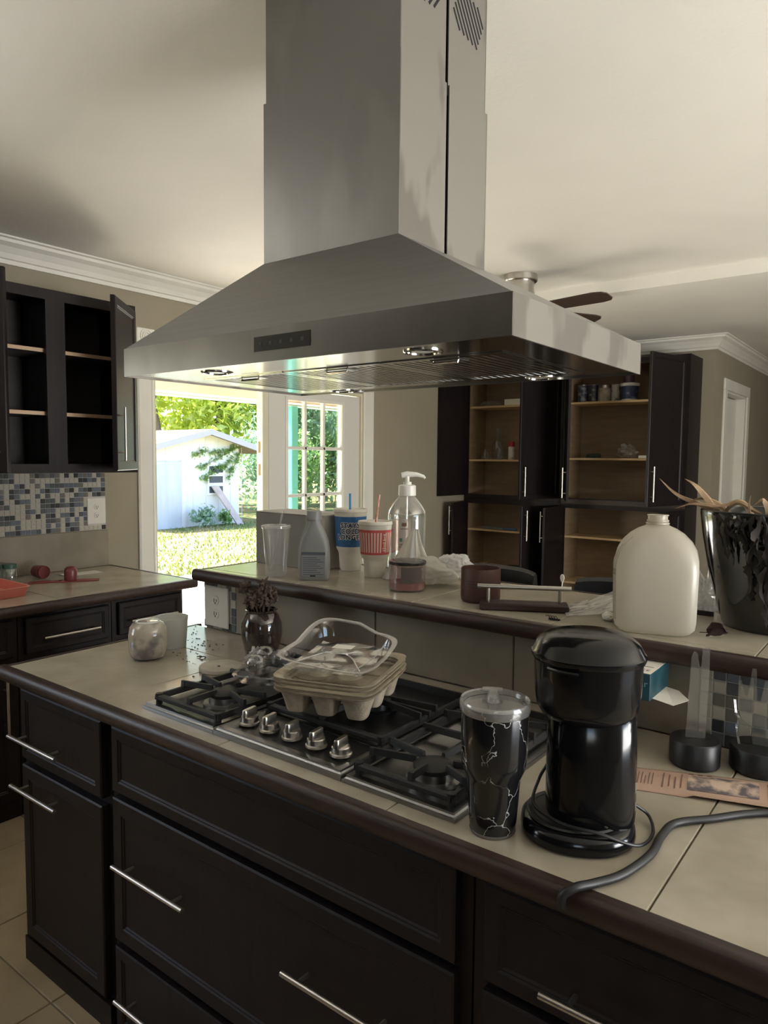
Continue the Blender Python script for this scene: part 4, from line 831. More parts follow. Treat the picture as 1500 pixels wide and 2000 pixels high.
# --- teal carton resting on a plain carton behind the coffee maker
t = thing('carton', 'plain brown carton standing hidden behind the coffee maker', 'carton', (.972, .56, Z0)); KR = mat('kraft_board', S(150, 122, 90), .8)
box('box_body', (-.035, -.075, 0), (.032, .075, .118), KR, t, .002); box('tape', (-.012, -.0754, .0), (.012, -.0748, .118), mat('tape', S(170, 146, 112), .3), t)
t = thing('teal_carton', 'teal and white product box with torn flap behind the coffee maker', 'carton', (1.03, .565, Z0+.1186)); TL = mat('teal_print', S(34, 78, 90), .45, col2=S(28, 68, 80), scale=9)
box('box_body', (-.062, -.070, 0), (.056, .066, .058), TL, t, .002); box('white_top', (-.0605, -.0685, .0582), (.0545, .0645, .0588), PAPERW, t)
decal_flat('lettering', 'nbar', .020, mat('pale_teal_ink', S(150, 190, 194), .6), t, (.030, -.0705, .036), (1, 0, 0), (0, 0, 1)); decal_flat('lettering', 'CE', .016, INK, t, (.036, -.045, .0590), (1, 0, 0), (0, 1, 0), .0004); box('print_line', (.020, -.018, .0588), (.046, -.014, .0590), INK, t)
bm = bmesh.new(); V = [bm.verts.new(p) for p in ((.0565, -.055, .004), (.0565, .045, .004), (.085, .040, .002), (.118, -.004, -.001), (.098, -.050, -.004))]; bm.faces.new(V); o = add('flap', bm, PAPERW, t); o.modifiers.new('thickness', 'SOLIDIFY').thickness = .001
# --- marbled globe candle and frosted cup
MRB = mat('marbled_glass', S(182, 172, 156), .08, col2=S(120, 116, 112), scale=16, detail=6, contrast=(.45, .62), coat=.6)
t = thing('candle_globe', 'rounded marbled glass candle jar near the worktop corner', 'candle', (-.372, .272, Z0))
lathe('jar', [(0, .001), (.034, 0), (.050, .008), (.0575, .025), (.059, .045), (.0585, .075), (.054, .100), (.044, .113), (.030, .1175), (0, .119)], MRB, t, seg=48)
lathe('glass_rim', [(.030, .1172), (.034, .1195), (.038, .1158)], mat('rim_glass', S(210, 210, 206), .05, coat=1), t, seg=40)
t = thing('frosted_cup', 'white frosted tumbler cup behind the marbled candle', 'cup', (-.432, .402, Z0)); FRO = translucent('frosted_plastic', S(226, 226, 220), .45, .2, .12)
lathe('cup', [(0, .006), (.044, .006), (.047, .010), (.054, .098), (.0555, .100), (.0545, .1005), (.0525, .099), (.045, .014), (0, .012)], FRO, t, seg=44); lathe('foot', [(.0, 0), (.046, 0), (.0475, .004), (.0472, .010)], FRO, t, seg=44)
# --- vase with dried flowers
t = thing('flower_vase', 'amber glass vase of dried flowers at the back of the worktop', 'vase', (-.082, .478, Z0)); AMB = mat('smoky_amber_glass', S(64, 52, 46), .06, col2=S(40, 34, 32), scale=5, stretch=(14, 14, 1), coat=1)
lathe('vase', [(0, .002), (.040, 0), (.046, .006), (.056, .045), (.064, .085), (.062, .120), (.052, .145), (.046, .152), (.050, .160), (.047, .161), (.043, .152), (.048, .142), (.057, .118), (.050, .05), (0, .03)], AMB, t, seg=18)
DRY = mat('dried_blossom', S(96, 80, 68), .95, col2=S(66, 54, 48), scale=60, bump=.5, bscale=200); rnd = random.Random(21)
for k in range(11):
    a = 2*PI*k/11+rnd.random()*.5; r = .012+.04*rnd.random(); tip = Vector((r*math.cos(a)*1.25, r*math.sin(a), .185+.05*rnd.random())) if k else Vector((.01, 0, .235))
    s_ = tube('stem', catmull([(.2*tip.x, .2*tip.y, .06), (.5*tip.x, .5*tip.y, .14), tuple(tip)], 4), .0018, DRY, t, 5); crumple('blossom', tip, (.018, .018, .020), DRY, s_, .9, 11, k+1, 3)
t = thing('round_coaster', 'pale round coaster lying left of the cooktop grate', 'coaster', (-.104, .335, Z0)); CO = mat('pale_stone', S(176, 168, 152), .6, col2=S(160, 152, 138), scale=20)
lathe('disc', [(0, 0), (.060, 0), (.0625, .002), (.0625, .010), (.061, .012), (0, .012)], CO, t, seg=48); crumple('speck', (.004, -.01, .013), (.005, .003, .0015), SLOT, t, .5, 6, 3, 2)
bm = bmesh.new(); rnd = random.Random(31)
for _ in range(90):
    x = rnd.gauss(-.40, .11); y = .40+(-.40-x)*.55+rnd.gauss(.04, .06)
    if x < -.6 or y > .64 or y < .2 or (x+.372)**2+(y-.272)**2 < .005 or (x+.432)**2+(y-.402)**2 < .004: continue
    s = .0012+.0022*rnd.random(); r_ = bmesh.ops.create_icosphere(bm, subdivisions=1, radius=s, matrix=Matrix.Translation((x, y, Z0+s*.4)) @ Matrix.Diagonal((1.6, 1, .5, 1)))
for P in ([(-.265, .385, 0), (-.25, .375, .002), (-.236, .385, .001), (-.225, .372, 0)], [(-.262, .372, 0), (-.25, .380, .002), (-.24, .368, .001)]): tubebm(bm, catmull([(a, b, Z0+.0022+c) for a, b, c in P], 4), .0016, 5)
o = add('crumbs', bm, mat('dark_crumb', S(52, 44, 38), .9)); o['kind'] = 'stuff'; tag(o, 'dark dry crumbs scattered over the worktop behind the candle', 'crumbs')
# --- egg cartons on the grate
EZ = .9705
t = thing('egg_carton', 'stack of open grey pulp egg trays on the middle grate', 'egg carton', (.448, .245, EZ), math.radians(18)); W2, D2 = .118, .142
for k in range(4):
    z = .050+k*.0095; e = .002*math.sin(k*2.1)
    loft('tray', [ring(e, -e, z, W2-.006, D2-.006, 48, 7), ring(e, -e, z+.004, W2+.003, D2+.003, 48, 7), ring(e, -e, z+.0085, W2+.006, D2+.006, 48, 7), ring(e, -e, z+.0088, W2+.002, D2+.002, 48, 7), ring(e, -e, z+.002, W2-.012, D2-.012, 48, 7)], PULP, t, caps=(False, k == 0))
for i in range(3):
    for j in range(3):
        x, y = (i-1)*.074, (j-1)*.088; loft('egg_cup', [ring(x, y, z, a*s, a*s, 20, 3.2) for z, a, s in ((0, .021, 1), (.004, .023, 1), (.030, .030, 1), (.053, .038, 1))], PULP, t)
for i in range(2):
    for j in range(2): loft('divider_peak', [ring((i-.5)*.074, (j-.5)*.088, z, a, a, 14, 2) for z, a in ((.075, .030), (.088, .016), (.093, .008))], PULP, t)
t = thing('plastic_tray', 'clear plastic tray with thick rim lying on the egg cartons', 'tray', (.425, .262, EZ+.090), math.radians(20))
def lid_ring(z, s, f=1): return [(x, y, z+.012+.030*max(0, (y/.13))*f*(1 if x < .03 else .5)-.010*(x/.1)) for x, y, _ in ring(0, 0, 0, .108-s, .140-s, 56, 5)]
loft('wall', [lid_ring(-.006, .012, .4), lid_ring(.004, .008, .8), lid_ring(.012, .004)], CLEAR, t, caps=(False, False))
loft('rim', [lid_ring(.012, .004), lid_ring(.0145, -.003), lid_ring(.0135, -.009), lid_ring(.0105, -.006)], CLEARM, t, caps=(False, False))
grid('film', 16, 20, lambda u, v: ((u-.5)*.185, (v-.5)*.24, .004+.012*max(0, v-.45)+.007*noise.noise(Vector((u*5, v*6, 1)))), CLEAR, t)
box('price_label', (-.03, .02, .0225), (.02, .055, .0232), PAPERW, t, .0003)
for p in ([(-.09, -.12, .012), (-.02, -.03, .026), (.03, -.02, .018), (.09, -.11, .010)], [(-.05, .02, .020), (-.03, -.035, .028), (.02, -.04, .028), (.045, .01, .022)], [(.07, -.12, .010), (.085, 0, .014), (.08, .11, .020)]): tube('crease', catmull(p, 6), .0016, CLEARM, t, 6)
t = thing('clear_clamshell', 'clear plastic clamshell pack on the left grate beside the egg cartons', 'clamshell', (.172, .262, EZ), math.radians(24))
loft('tub', [ring(0, 0, z, a, b, 40, 6) for z, a, b in ((.002, .050, .078), (.022, .056, .086), (.024, .062, .092), (.0255, .062, .092))], CLEAR, t, caps=(True, False))
loft('flange', [ring(0, 0, z, a, b, 40, 6) for z, a, b in ((.0255, .057, .087), (.0265, .066, .096), (.024, .067, .097))], CLEARM, t, caps=(False, False))
for k, (x, y, s) in enumerate(((-.025, .045, 1), (.020, .048, .9), (-.02, -.03, .95))): lathe('dome', [(.028*s, .026), (.028*s, .040*s+.008), (.023*s, .052*s+.008), (.012*s, .059*s+.008), (0, .061*s+.008)], CLEAR, t, (x, y, 0), 20)
crumple('torn_edge', (-.055, .04, .045), (.010, .045, .016), CLEARM, t, .9, 9, 5, 3)

# ================================================================== THINGS ON THE BAR LEDGE
Z1 = ZB+.0005
t = thing('clear_cup', 'clear plastic drink cup with straw at the left end of the bar', 'cup', (-.237, .690, Z1))
lathe('cup', [(0, .003), (.032, .003), (.034, 0), (.0355, .004), (.0365, .055), (.0385, .06), (.0470, .165), (.0485, .168), (.0478, .170), (.0462, .166)], CLEARM, t, seg=44); lathe('lid', [(.0485, .165), (.0505, .167), (.0505, .174), (.047, .176), (.045, .172), (0, .171)], CLEARM, t, seg=44)
tube('straw', [(-.030, .0, .010), (.020, .006, .205), (.028, .006, .228)], .0032, CLEARM, t, 10); lathe('drink_residue', [(0, .004), (.031, .004), (.032, .012), (0, .012)], CLEARM, t, seg=30)
t = thing('storage_box', 'grey cardboard box behind the grey bottle on the bar', 'box', (-.40, .95, Z1)); GB = mat('grey_cardboard', S(140, 138, 134), .7, col2=S(132, 130, 126), scale=5)
box('box_body', (-.13, -.085, 0), (.135, .085, .197), GB, t, .002); box('lid_flap', (-.132, -.088, .1975), (.137, .087, .2005), mat('pale_cardboard', S(186, 184, 178), .7), t, .001)
box('box_side', (.137, -.060, .0), (.205, .085, .199), mat('pale_side_card', S(176, 172, 164), .7), t, .002)
t = thing('grey_bottle', 'grey plastic bottle with a printed back label on the bar', 'bottle', (-.090, .722, Z1), facing(-.09, .722)+PI/2-.12); GP = mat('grey_hdpe', S(134, 134, 132), .35)
loft('body', [ring(0, 0, z, a, b, 40, e) for z, a, b, e in ((0, .047, .024, 4), (.004, .0505, .027, 4), (.02, .0525, .028, 4), (.105, .0525, .028, 3.6), (.135, .047, .027, 3), (.165, .035, .024, 2.4), (.185, .025, .022, 2), (.196, .022, .021, 2))], GP, t); lathe('cap', [(0, .196), (.0225, .196), (.0225, .200), (.0245, .201), (.0245, .229), (.023, .231), (0, .231)], GP, t, seg=36)
lb = box('label', (-.038, -.0302, .014), (.040, -.0285, .096), mat('grey_label', S(128, 130, 132), .5), t, .0005); LI = mat('label_ink', S(84, 88, 96), .6)
box('label_header', (-.038, -.0306, .086), (.040, -.0303, .096), LI, lb)
for k in range(9): box('label_text', (-.034, -.0306, .020+k*.007), (.034-.01*(k % 3), -.0303, .0225+k*.007), LI, lb)
box('label_badge', (-.010, -.0306, .0145), (.008, -.0303, .0185), SLOT, lb)
# --- blue cup
CUPW = mat('white_foam_cup', S(226, 220, 206), .6, col2=S(218, 212, 198), scale=30)
def big_cup(label, x, y, h, rt, rb, hb, name):
    t = thing('foam_cup', label, 'cup', (x, y, Z1)); lathe('cup', [(0, .002), (rb*.93, 0), (rb*.96, .004), (rb, .012), (rb*1.06, hb-.008), (rb*1.1, hb), (rt*.85, hb+.014), (rt*.86, hb+.02), (rt*.985, h-.012), (rt*1.0, h-.010)], CUPW, t, seg=52)
    lathe('lid', [(rt, h-.013), (rt*1.03, h-.011), (rt*1.03, h-.004), (rt*.99, h), (rt*.93, h-.001), (rt*.91, h-.006), (0, h-.006)], CUPW, t, seg=52)
    rad = lambda z: rt*.86+(rt*.985-rt*.86)*(z-hb-.02)/(h-.012-hb-.02); return t, rad
t, rad = big_cup('tall white foam cup with blue band reading STAYS COLD LONGER', -.137, .965, .224, .060, .0395, .066, 'blue')
BLU = mat('blue_band_print', S(44, 98, 150), .5); lathe('band', [(rad(.088)+.0004, .088), (rad(.197)+.0004, .197)], BLU, t, seg=52)
a0 = facing(-.137, .965)-.02; WI = mat('white_print_ink', S(232, 228, 216), .6); NV = mat('navy_print_ink', S(40, 52, 84), .6)
for body, dz in (('STAYS', .165), ('COLD', .144), ('LONGER', .123)):
    decal_round('lettering', textmesh(body, .0235, .0026), WI, t, rad, a0, dz, .0008); decal_round('lettering', textmesh(body, .0235, .0009), NV, t, rad, a0, dz, .0012)
tube('straw', [(-.002, 0, .19), (-.004, .002, .278)], .0042, mat('blue_straw', S(58, 140, 200), .3), t, 10)
tube('emblem', [(rad(.1)*1.012*math.cos(a0+.1*k-.2), rad(.1)*1.012*math.sin(a0+.1*k-.2), .098+.006*math.sin(k*1.4)) for k in range(6)], .0008, mat('pale_blue_ink', S(84, 132, 176), .6), t, 5)
# --- red striped cup
t, rad = big_cup('shorter white foam cup with red and white striped band', .022, .908, .192, .058, .0370, .060, 'red')
RED = mat('red_band_print', S(198, 88, 86), .5); lathe('band', [(rad(.079)+.0004, .079), (rad(.164)+.0004, .164)], RED, t, seg=52); a0 = facing(.022, .908)
CR_ = mat('cream_stripe_ink', S(226, 202, 186), .6)
for k in range(19):
    if abs(-1.72+k*.19-.62) < .13: continue
    bm = bmesh.new(); bx(bm, (-.0026, -.034, 0), (.0026, .034, .0001)); bmesh.ops.delete(bm, geom=[f for f in bm.faces if f.calc_center_median().z < .00005], context='FACES'); decal_round('stripe', bm, CR_, t, rad, a0-1.72+k*.19, .121, .0008)
for k, (hw, hh, dz) in enumerate(((.0055, .0022, .148), (.0018, .006, .138), (.0055, .0018, .130), (.0055, .0018, .121), (.0018, .007, .112), (.0055, .002, .101), (.004, .002, .094))):
    bm = bmesh.new(); bmesh.ops.create_grid(bm, x_segments=4, y_segments=1, size=1)
    for v in bm.verts: v.co = Vector((v.co.x*hw, v.co.y*hh, 0))
    decal_round('emblem', bm, CR_, t, rad, a0+.62, dz, .0014)
tube('straw', [(.0, 0, .15), (.004, .0, .192), (.012, .006, .282)], .0042, mat('striped_straw', S(232, 206, 184), .4, col2=S(206, 96, 82), scale=1, stretch=(300, 300, 0), contrast=(.5, .52)), t, 10)
# --- pump bottle
t = thing('pump_bottle', 'clear pump bottle of hand gel behind the striped cup', 'bottle', (.080, 1.014, Z1)); t.scale = (.84, .84, 1.0); GEL = clearmat('gel_bottle', (.93, .95, .93), .16, .05, .10)
lathe('bottle', [(0, .002), (.070, 0), (.077, .010), (.078, .03), (.078, .17), (.0795, .205), (.076, .225), (.060, .248), (.040, .268), (.030, .278), (.030, .284)], GEL, t, seg=52); lathe('gel', [(0, .006), (.072, .008), (.0745, .03), (.0745, .20), (.0, .201)], clearmat('gel_fill', (.95, .97, .95), .04, .02, .12), t, seg=44)
lathe('collar', [(.031, .276), (.037, .278), (.036, .312), (.030, .315), (.018, .316), (.017, .325), (0, .325)], WHITEP, t, seg=36); pm = lathe('pump_stem', [(0, .32), (.009, .32), (.009, .350), (0, .350)], WHITEP, t, seg=20)
bm = bmesh.new(); d_ = Vector((math.cos(YAW), math.sin(YAW), 0)); tubebm(bm, [d_*-.024+Vector((0, 0, .348)), d_*.0+Vector((0, 0, .352)), d_*.04+Vector((0, 0, .351)), d_*.068+Vector((0, 0, .344)), d_*.074+Vector((0, 0, .338))], [.010, .011, .008, .006, .0045], 10); add('nozzle', bm, WHITEP, pm, smooth=True)
tube('dip_tube', [(0, 0, .02), (0, 0, .28)], .004, CLEARM, t)
PKL = clearmat('pink_label', (.93, .72, .66), .06, .3, .35); bm = bmesh.new(); bmesh.ops.create_grid(bm, x_segments=12, y_segments=8, size=1); 
for v in bm.verts: v.co = Vector((v.co.x*.042, v.co.y*.055, 0))
a0 = facing(.098, .99); lab_ = decal_round('label', bm, PKL, t, lambda z: .0782, a0-.30, .145, .0006)
for k, (hw, hh, dz, da) in enumerate(((.010, .006, .181, -.14), (.016, .0012, .166, -.14), (.015, .0012, .112, -.2), (.018, .0009, .106, -.2), (.012, .0009, .101, -.25))):
    bm = bmesh.new(); bmesh.ops.create_grid(bm, x_segments=6, y_segments=1, size=1)
    for v in bm.verts: v.co = Vector((v.co.x*hw, v.co.y*hh, 0))
    decal_round('label_print', bm, INK, lab_, lambda z: .0782, a0+da, dz, .0012)
bm = bmesh.new(); bmesh.ops.create_grid(bm, x_segments=3, y_segments=3, size=.006); decal_round('label_chip', bm, mat('green_chip', S(70, 120, 110), .6), lab_, lambda z: .0782, a0-.30, .128, .0012)
# --- white plastic bag
t = thing('plastic_bag', 'crumpled translucent white plastic bag lying on the bar behind the candle', 'bag', (.238, .915, Z1)); WB = translucent('white_bag_film', S(226, 222, 212), .55, .25, .10)
for o in (crumple('bag_body', (.015, -.02, .044), (.120, .072, .050), WB, t, .26, 2.2, 1, 5, -.0435), crumple('bag_tail', (.105, .0, .066), (.062, .045, .042), clearmat('thin_white_film', (.95, .95, .94), .12, .2, .5), t, .30, 2.4, 6, 5, -.065)):
    for p in o.data.polygons: p.use_smooth = True
def peak(u, v):
    a = 2*PI*u; k = (1-v)**1.15; r = .013*v+k*(.088+.030*noise.noise(Vector((math.cos(a)*2, math.sin(a)*2, 3)))*(1-v)); fold = 1+.16*math.sin(a*7+3*v)*(1-v*.4)
    return Vector((-.075+.022*v+r*fold*math.cos(a), .0+r*.55*fold*math.sin(a), .002+.172*v**.85))
grid('bag_neck', 56, 16, peak, WB, t)
# --- pink candle with black lid
t = thing('jar_candle', 'pink glass jar candle with black lid at the bar edge', 'candle', (.257, .772, Z1)); PG = clearmat('pink_glass', (.88, .76, .74), .12, .04, .08)
lathe('jar', [(0, .003), (.050, .0), (.0555, .003), (.0565, .008), (.0565, .082), (.055, .083)], PG, t, seg=48); lathe('wax', [(0, .006), (.0545, .006), (.0545, .026), (0, .026)], mat('rose_wax', S(150, 80, 84), .5), t, seg=40)
lathe('lid', [(.0572, .081), (.0585, .083), (.0585, .089), (.0565, .0915), (.050, .0925), (0, .0925)], mat('gunmetal_lid', (.10, .10, .105), .2, .8), t, seg=48)
a0 = facing(.257, .772); bm = bmesh.new(); bmesh.ops.create_grid(bm, x_segments=10, y_segments=4, size=1)
for v in bm.verts: v.co = Vector((v.co.x*.034, v.co.y*.024, 0))
decal_round('back_label', bm, mat('dark_label', S(92, 84, 80), .6), t, lambda z: .0565, a0+.25, .054, .0004)
# --- brown cup
t = thing('brown_candle_cup', 'dark red-brown ceramic candle cup beside the loose drawer front', 'cup', (.518, .770, Z1)); BRN = mat('maroon_ceramic', S(84, 52, 44), .5, col2=S(74, 46, 40), scale=6)
lathe('cup', [(0, 0), (.050, 0), (.055, .005), (.0565, .012), (.0565, .094), (.0555, .096), (.0535, .095), (.0535, .04), (0, .038)], BRN, t, seg=48)
a0 = facing(.518, .77)
for k in range(3):
    bm = bmesh.new(); bmesh.ops.create_grid(bm, x_segments=8, y_segments=1, size=1)
    for v in bm.verts: v.co = Vector((v.co.x*(.022-.004*k), v.co.y*.0012, 0))
    decal_round('label_line', bm, mat('label_line_brown', S(60, 40, 36), .6), t, lambda z: .0565, a0-.4, .062-.008*k, .0004)  # thin label lines in a darker brown
# --- loose drawer front with bar handle
t = thing('loose_drawer_front', 'loose dark drawer front with a nickel bar handle lying on the bar', 'drawer front', (.672, .735, Z1), math.radians(28))
box('board', (-.118, -.032, 0), (.118, .030, .020), DARKH, t, .004); barhandle(t, (-.125, 0, .0205), (.125, 0, .0205), (0, 0, 1), r=.0065, post=.040, inset=.03)
# --- clear film, jug, pot
t = thing('clear_film', 'crumpled sheet of clear plastic film left of the jug', 'plastic film', (.838, .830, Z1)); 
def film(u, v):
    x, y = (u-.5)*.17, (v-.5)*.15; return Vector((x*math.cos(.5)-y*math.sin(.5), x*math.sin(.5)+y*math.cos(.5), .003+.050*u**1.6*(.5+v*.6)+.012*abs(noise.noise(Vector((u*4, v*5, 2))))*(.3+u)))
grid('sheet', 22, 18, film, CLEARM, t, smooth=False); tube('fold', catmull([film(0, .1), film(.4, .3), film(.7, .25), film(1, .4)], 5), .0016, CLEARM, t, 5); tube('fold', catmull([film(0, .15), film(.5, .6), film(1, .9)], 5), .0016, CLEARM, t, 5)
t = thing('clear_film', 'crumpled clear plastic wrap between the jug and the plant pot', 'plastic film', (1.068, 1.03, Z1)); crumple('wrap', (0, 0, .045), (.044, .040, .055), CLEARM, t, .8, 9, 9, 4, -.044)
box('tray_edge', (-.06, -.055, 0), (.030, -.048, .012), BLACKM, t)
JUG = translucent('milky_hdpe', S(222, 216, 204), .6, .35, .06); t = thing('plastic_jug', 'empty translucent white gallon jug without cap on the bar', 'jug', (1.016, .742, Z1), facing(1.016, .742)+PI/2)
def jring(z, a, e, rib=0): return [(x*(1+rib*.012*math.cos(9*math.atan2(y, x))), y, z_) for x, y, z_ in ring(0, 0, z, a, a*.92, 72, e)]
loft('body', [jring(0, .074, 5), jring(.004, .082, 5), jring(.014, .090, 5.5), jring(.03, .0925, 5.5, 1), jring(.15, .0945, 5.5, 1), jring(.17, .094, 5, 1), jring(.195, .089, 4.2, 1), jring(.215, .078, 3.4, .6), jring(.232, .062, 2.8), jring(.244, .044, 2.3), jring(.250, .030, 2), jring(.254, .0235, 2), jring(.262, .0235, 2)], JUG, t, caps=(True, False))
lathe('neck_ring', [(.0235, .254), (.027, .255), (.027, .258), (.0235, .2595), (.0255, .262), (.0255, .264), (.0225, .266), (.0225, .274), (.0245, .275), (.0245, .277), (.020, .277), (.020, .256)], JUG, t, seg=32)
for yy, xx in ((-.042, .0945), (-.056, .0935), (-.067, .0900)): tube('moulded_rib', catmull([(-xx+.003, yy, .03), (-xx, yy, .15), (-xx+.004, yy*.98, .180), (-xx+.016, yy*.9, .204), (-xx+.036, yy*.72, .225)], 6), .0024, JUG, t, 6)
t = thing('plant_pot', 'tall glossy black plant pot with dried plant at the right end of the bar', 'plant pot', (1.238, .945, Z1)); POT = mat('black_glaze', (.012, .013, .014), .10, coat=.6)
lathe('pot', [(0, 0), (.105, 0), (.112, .006), (.128, .06), (.150, .15), (.165, .23), (.170, .27), (.171, .285), (.169, .288), (.163, .287), (.160, .27), (.10, .05), (0, .04)], POT, t, seg=64); lathe('soil', [(.157, .25), (0, .255)], mat('dry_soil', S(40, 32, 28), 1, col2=S(28, 22, 20), scale=30, bump=.5), t, seg=40)
STR = mat('dry_straw_leaf', S(168, 142, 110), .7, col2=S(132, 104, 78), scale=14, stretch=(1, 1, 3)); WIT = mat('withered_leaf', S(44, 38, 34), .8, col2=S(30, 26, 24), scale=20)
O3 = lambda x, y, z: Vector((x, y, z))-t.location
for pts, w in (([(1.15, .92, 1.39), (1.09, .915, 1.432), (1.02, .90, 1.462), (.970, .895, 1.502)], .020), ([(1.15, .91, 1.39), (1.105, .90, 1.44), (1.065, .89, 1.488), (1.035, .885, 1.503)], .022), ([(1.16, .92, 1.39), (1.12, .91, 1.44), (1.07, .90, 1.455), (1.03, .89, 1.428)], .014), ([(1.17, .91, 1.40), (1.12, .89, 1.435), (1.06, .88, 1.442), (1.018, .87, 1.426)], .013), ([(1.20, .92, 1.40), (1.17, .90, 1.45), (1.13, .89, 1.442), (1.085, .885, 1.432)], .018), ([(1.12, .90, 1.41), (1.16, .88, 1.447), (1.20, .87, 1.43), (1.225, .86, 1.42)], .012)):
    blade('dry_leaf', [O3(*p) for p in pts], w, STR, t, twist=.9)
for pts, w in (([(1.235, .85, 1.38), (1.242, .845, 1.43), (1.225, .84, 1.462), (1.205, .835, 1.445)], .024), ([(1.20, .86, 1.40), (1.195, .85, 1.44), (1.197, .845, 1.468)], .008)): blade('dry_leaf', [O3(*p) for p in pts], w, STR, t, twist=1.2)
rnd = random.Random(8)
for k in range(22):
    a = facing(1.238, .945)-.62+.036*k+rnd.uniform(-.05, .05); z0_ = 1.43-.018*rnd.random()-(.07 if k > 8 and k % 3 == 0 else 0)*rnd.random()*2; L_ = rnd.uniform(.05, .12) if k < 14 else rnd.uniform(.08, .25); P = []
    for i in range(5):
        z = z0_-L_*i/4; zz = z-Z1; r = (.128+(zz-.06)*.238 if zz > .06 else .118+zz*.2)+.007+.006*rnd.random(); aa = a+rnd.uniform(-.05, .05); P.append((r*math.cos(aa), r*math.sin(aa), max(.02, z-Z1)))
    blade('withered_leaf', P, rnd.uniform(.008, .024), WIT, t, twist=rnd.uniform(-4, 4), ragged=1.5)
t2 = thing('fallen_leaf', 'curled dark fallen leaf on the bar in front of the plant pot', 'leaf', (1.160, .728, Z1))
def lf_(u, v):
    w = .034*math.sin(PI*min(1, .12+.86*u))**.7; a = (v-.5)*2.2
    return Vector((-.022+.044*u+.006*noise.noise(Vector((u*5, v*4, 0))), .012*math.cos(a)-.006+.004*noise.noise(Vector((u*7, v*7, 3))), .002+.012*u+w*(v*.95+.05*math.sin(9*u))))
grid('leaf_blade', 14, 8, lf_, mat('dark_plum_leaf', S(54, 36, 34), .6), t2, thick=.0006); tube('leaf_stalk', [lf_(0, .5), lf_(0, .5)+Vector((-.014, -.004, -.0005))], .001, WIT, t2, 5)
t2 = thing('plastic_spoon', 'white plastic spoon standing at the back edge of the bar', 'spoon', (.648, 1.045, Z1)); tube('spoon_handle', [(.012, -.035, .001), (.003, -.004, .034)], .0018, WHITEP, t2, 6); loft('spoon_bowl', [ring(0, 0, z, a, a*.35, 20, 2) for z, a in ((.030, .002), (.035, .0055), (.044, .0075), (.052, .0062), (.056, .002))], WHITEP, t2)
t2 = thing('cotton_ball', 'small white cotton ball on the bar beside the jug', 'cotton ball', (.900, .752, Z1)); crumple('fluff', (0, 0, .011), (.017, .015, .012), mat('cotton', S(230, 226, 216), 1), t2, .25, 5, 3, 3, -.0108); crumple('tuft', (.012, .004, .012), (.008, .007, .007), mat('cotton_tuft', S(226, 222, 212), 1), t2, .3, 5, 4, 2)
t2 = thing('hair_clip', 'small black claw clip at the bar edge behind the coffee maker', 'clip', (.790, .668, Z1)); box('clip_spine', (-.014, -.003, 0), (.016, .004, .005), BLACKM, t2, .001)
for k in range(4): tube('claw', [(-.010+k*.007, 0, .004), (-.014+k*.007, -.006, .012), (-.018+k*.007, -.010, .010)], .0011, BLACKM, t2, 5)
tag(box('paper_scrap', (.375, .93, Z1), (.44, 1.02, Z1+.0008), PAPERW), 'scrap of white paper on the bar behind the brown cup', 'paper')

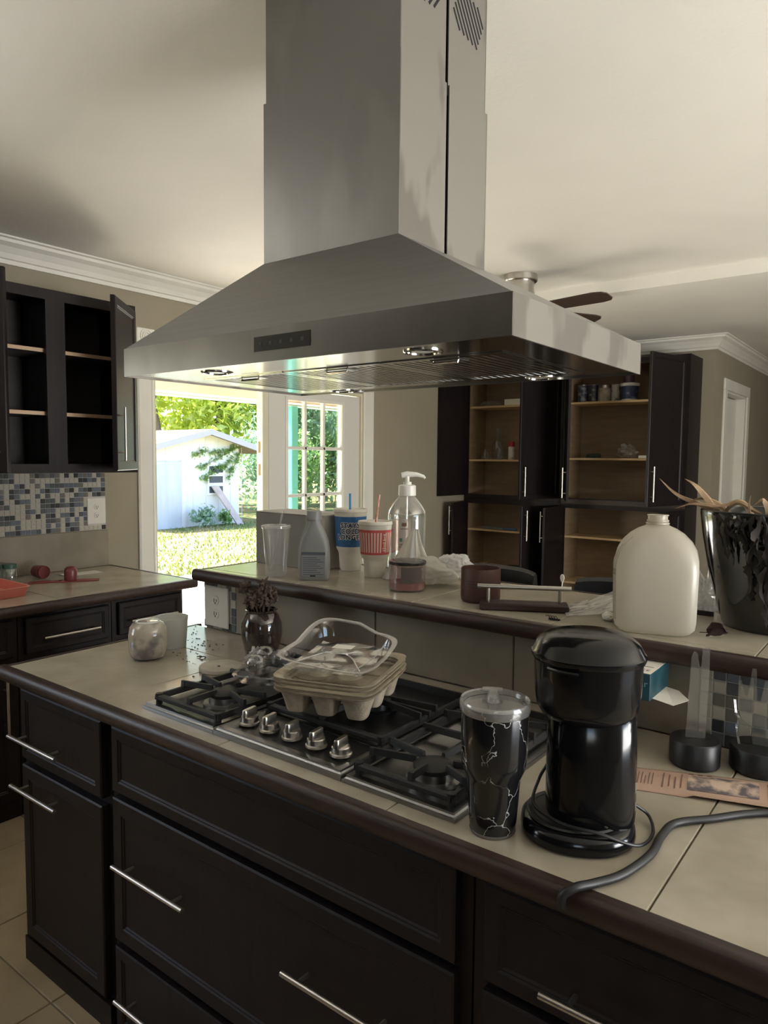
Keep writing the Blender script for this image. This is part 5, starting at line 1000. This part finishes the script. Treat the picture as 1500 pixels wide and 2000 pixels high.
# ================================================================== THINGS ON THE SIDE COUNTER
t = thing('food_tray', 'shallow orange-red plastic tray on the side counter', 'tray', (-1.79, .42, Z0)); OR = mat('orange_plastic', S(206, 116, 102), .4); T2 = lambda z, s: [(x*.16-s*(1 if x > 0 else -1), y*.115-s*(1 if y > 0 else -1), z) for x, y, _ in ring(0, 0, 0, 1, 1, 40, 9)]
loft('pan', [T2(0, .014), T2(.004, .011), T2(.042, 0), T2(.043, .003), T2(.006, .015), T2(.005, .02)], OR, t); loft('rim', [T2(.041, 0), T2(.0445, -.004), T2(.046, -.002), T2(.044, .004)], mat('pale_orange_rim', S(226, 150, 132), .4), t, caps=(False, False))
GL_ = clearmat('jar_glass', (.86, .92, .88), .14, .04, .06); GRN = mat('green_lid', S(64, 96, 84), .4)
for x, y, lab in ((-2.12, .665, 'green-lidded glass jar nearest the orange tray'), (-2.14, .60, 'green-lidded glass jar cut by the left picture edge')):
    t = thing('lidded_jar', lab, 'jar', (x, y, Z0)); lathe('glass', [(0, .002), (.030, 0), (.034, .004), (.034, .052), (.028, .06), (.028, .066)], GL_, t, seg=30); lathe('lid', [(.030, .058), (.0325, .060), (.0325, .078), (.030, .081), (0, .081)], GRN, t, seg=30)
MAR = mat('dark_red_plastic', S(110, 52, 54), .35)
t = thing('red_cap', 'dark red bottle cap lying on its side by the wall', 'cap', (-2.06, .79, Z0)); bm = bmesh.new(); tubebm(bm, [(-.036, -.004, .033), (0, 0, .033), (.034, .004, .033)], [.030, .0325, .0325], 28); add('cap_body', bm, MAR, t, smooth=True); bm = bmesh.new(); tubebm(bm, [(.014, .0016, .033), (.019, .0022, .033)], .0335, 28); add('cap_ring', bm, mat('red_ring', S(136, 70, 70), .4), t, smooth=True)
t = thing('red_cap', 'dark red domed cap standing upright on a red packet', 'cap', (-1.865, .845, Z0+.0045)); lathe('cap_body', [(0, 0), (.030, 0), (.031, .002), (.031, .046), (.028, .058), (.018, .067), (0, .070)], MAR, t, seg=30); lathe('cap_ring', [(.0311, .003), (.0318, .005), (.0311, .007)], MAR, t, seg=30)
RP = mat('red_foil_packet', S(156, 66, 62), .3, col2=S(126, 50, 50), scale=16)
def packet(label, x, y, rz, w, d):
    t = thing('sauce_packet', label, 'packet', (x, y, Z0), rz); loft('pouch', [[(a, b, z) for a, b, _ in ring(0, 0, 0, w-s, d-s, 24, 6)] for z, s in ((.0002, .002), (.002, 0), (.0035, .006))], RP, t)
    for s in (-1, 1): box('crimped_end', (s*w-.004, -d*.9, .0008), (s*w+.004, d*.9, .0018), RP, t)
packet('flat red packet lying under the domed cap', -1.845, .872, 1.0, .095, .042); packet('flat dark red packet lying left of the domed cap', -1.92, .742, 1.15, .080, .036)
tag(grid('paper_napkin', 10, 6, lambda u, v: (-2.10+.10*v+.02*u, .90+.20*u, Z0+.0006+.002*abs(noise.noise(Vector((u*5, v*5, 0))))), PAPERW, thick=.0004), 'white paper lying by the wall behind the domed cap', 'paper')
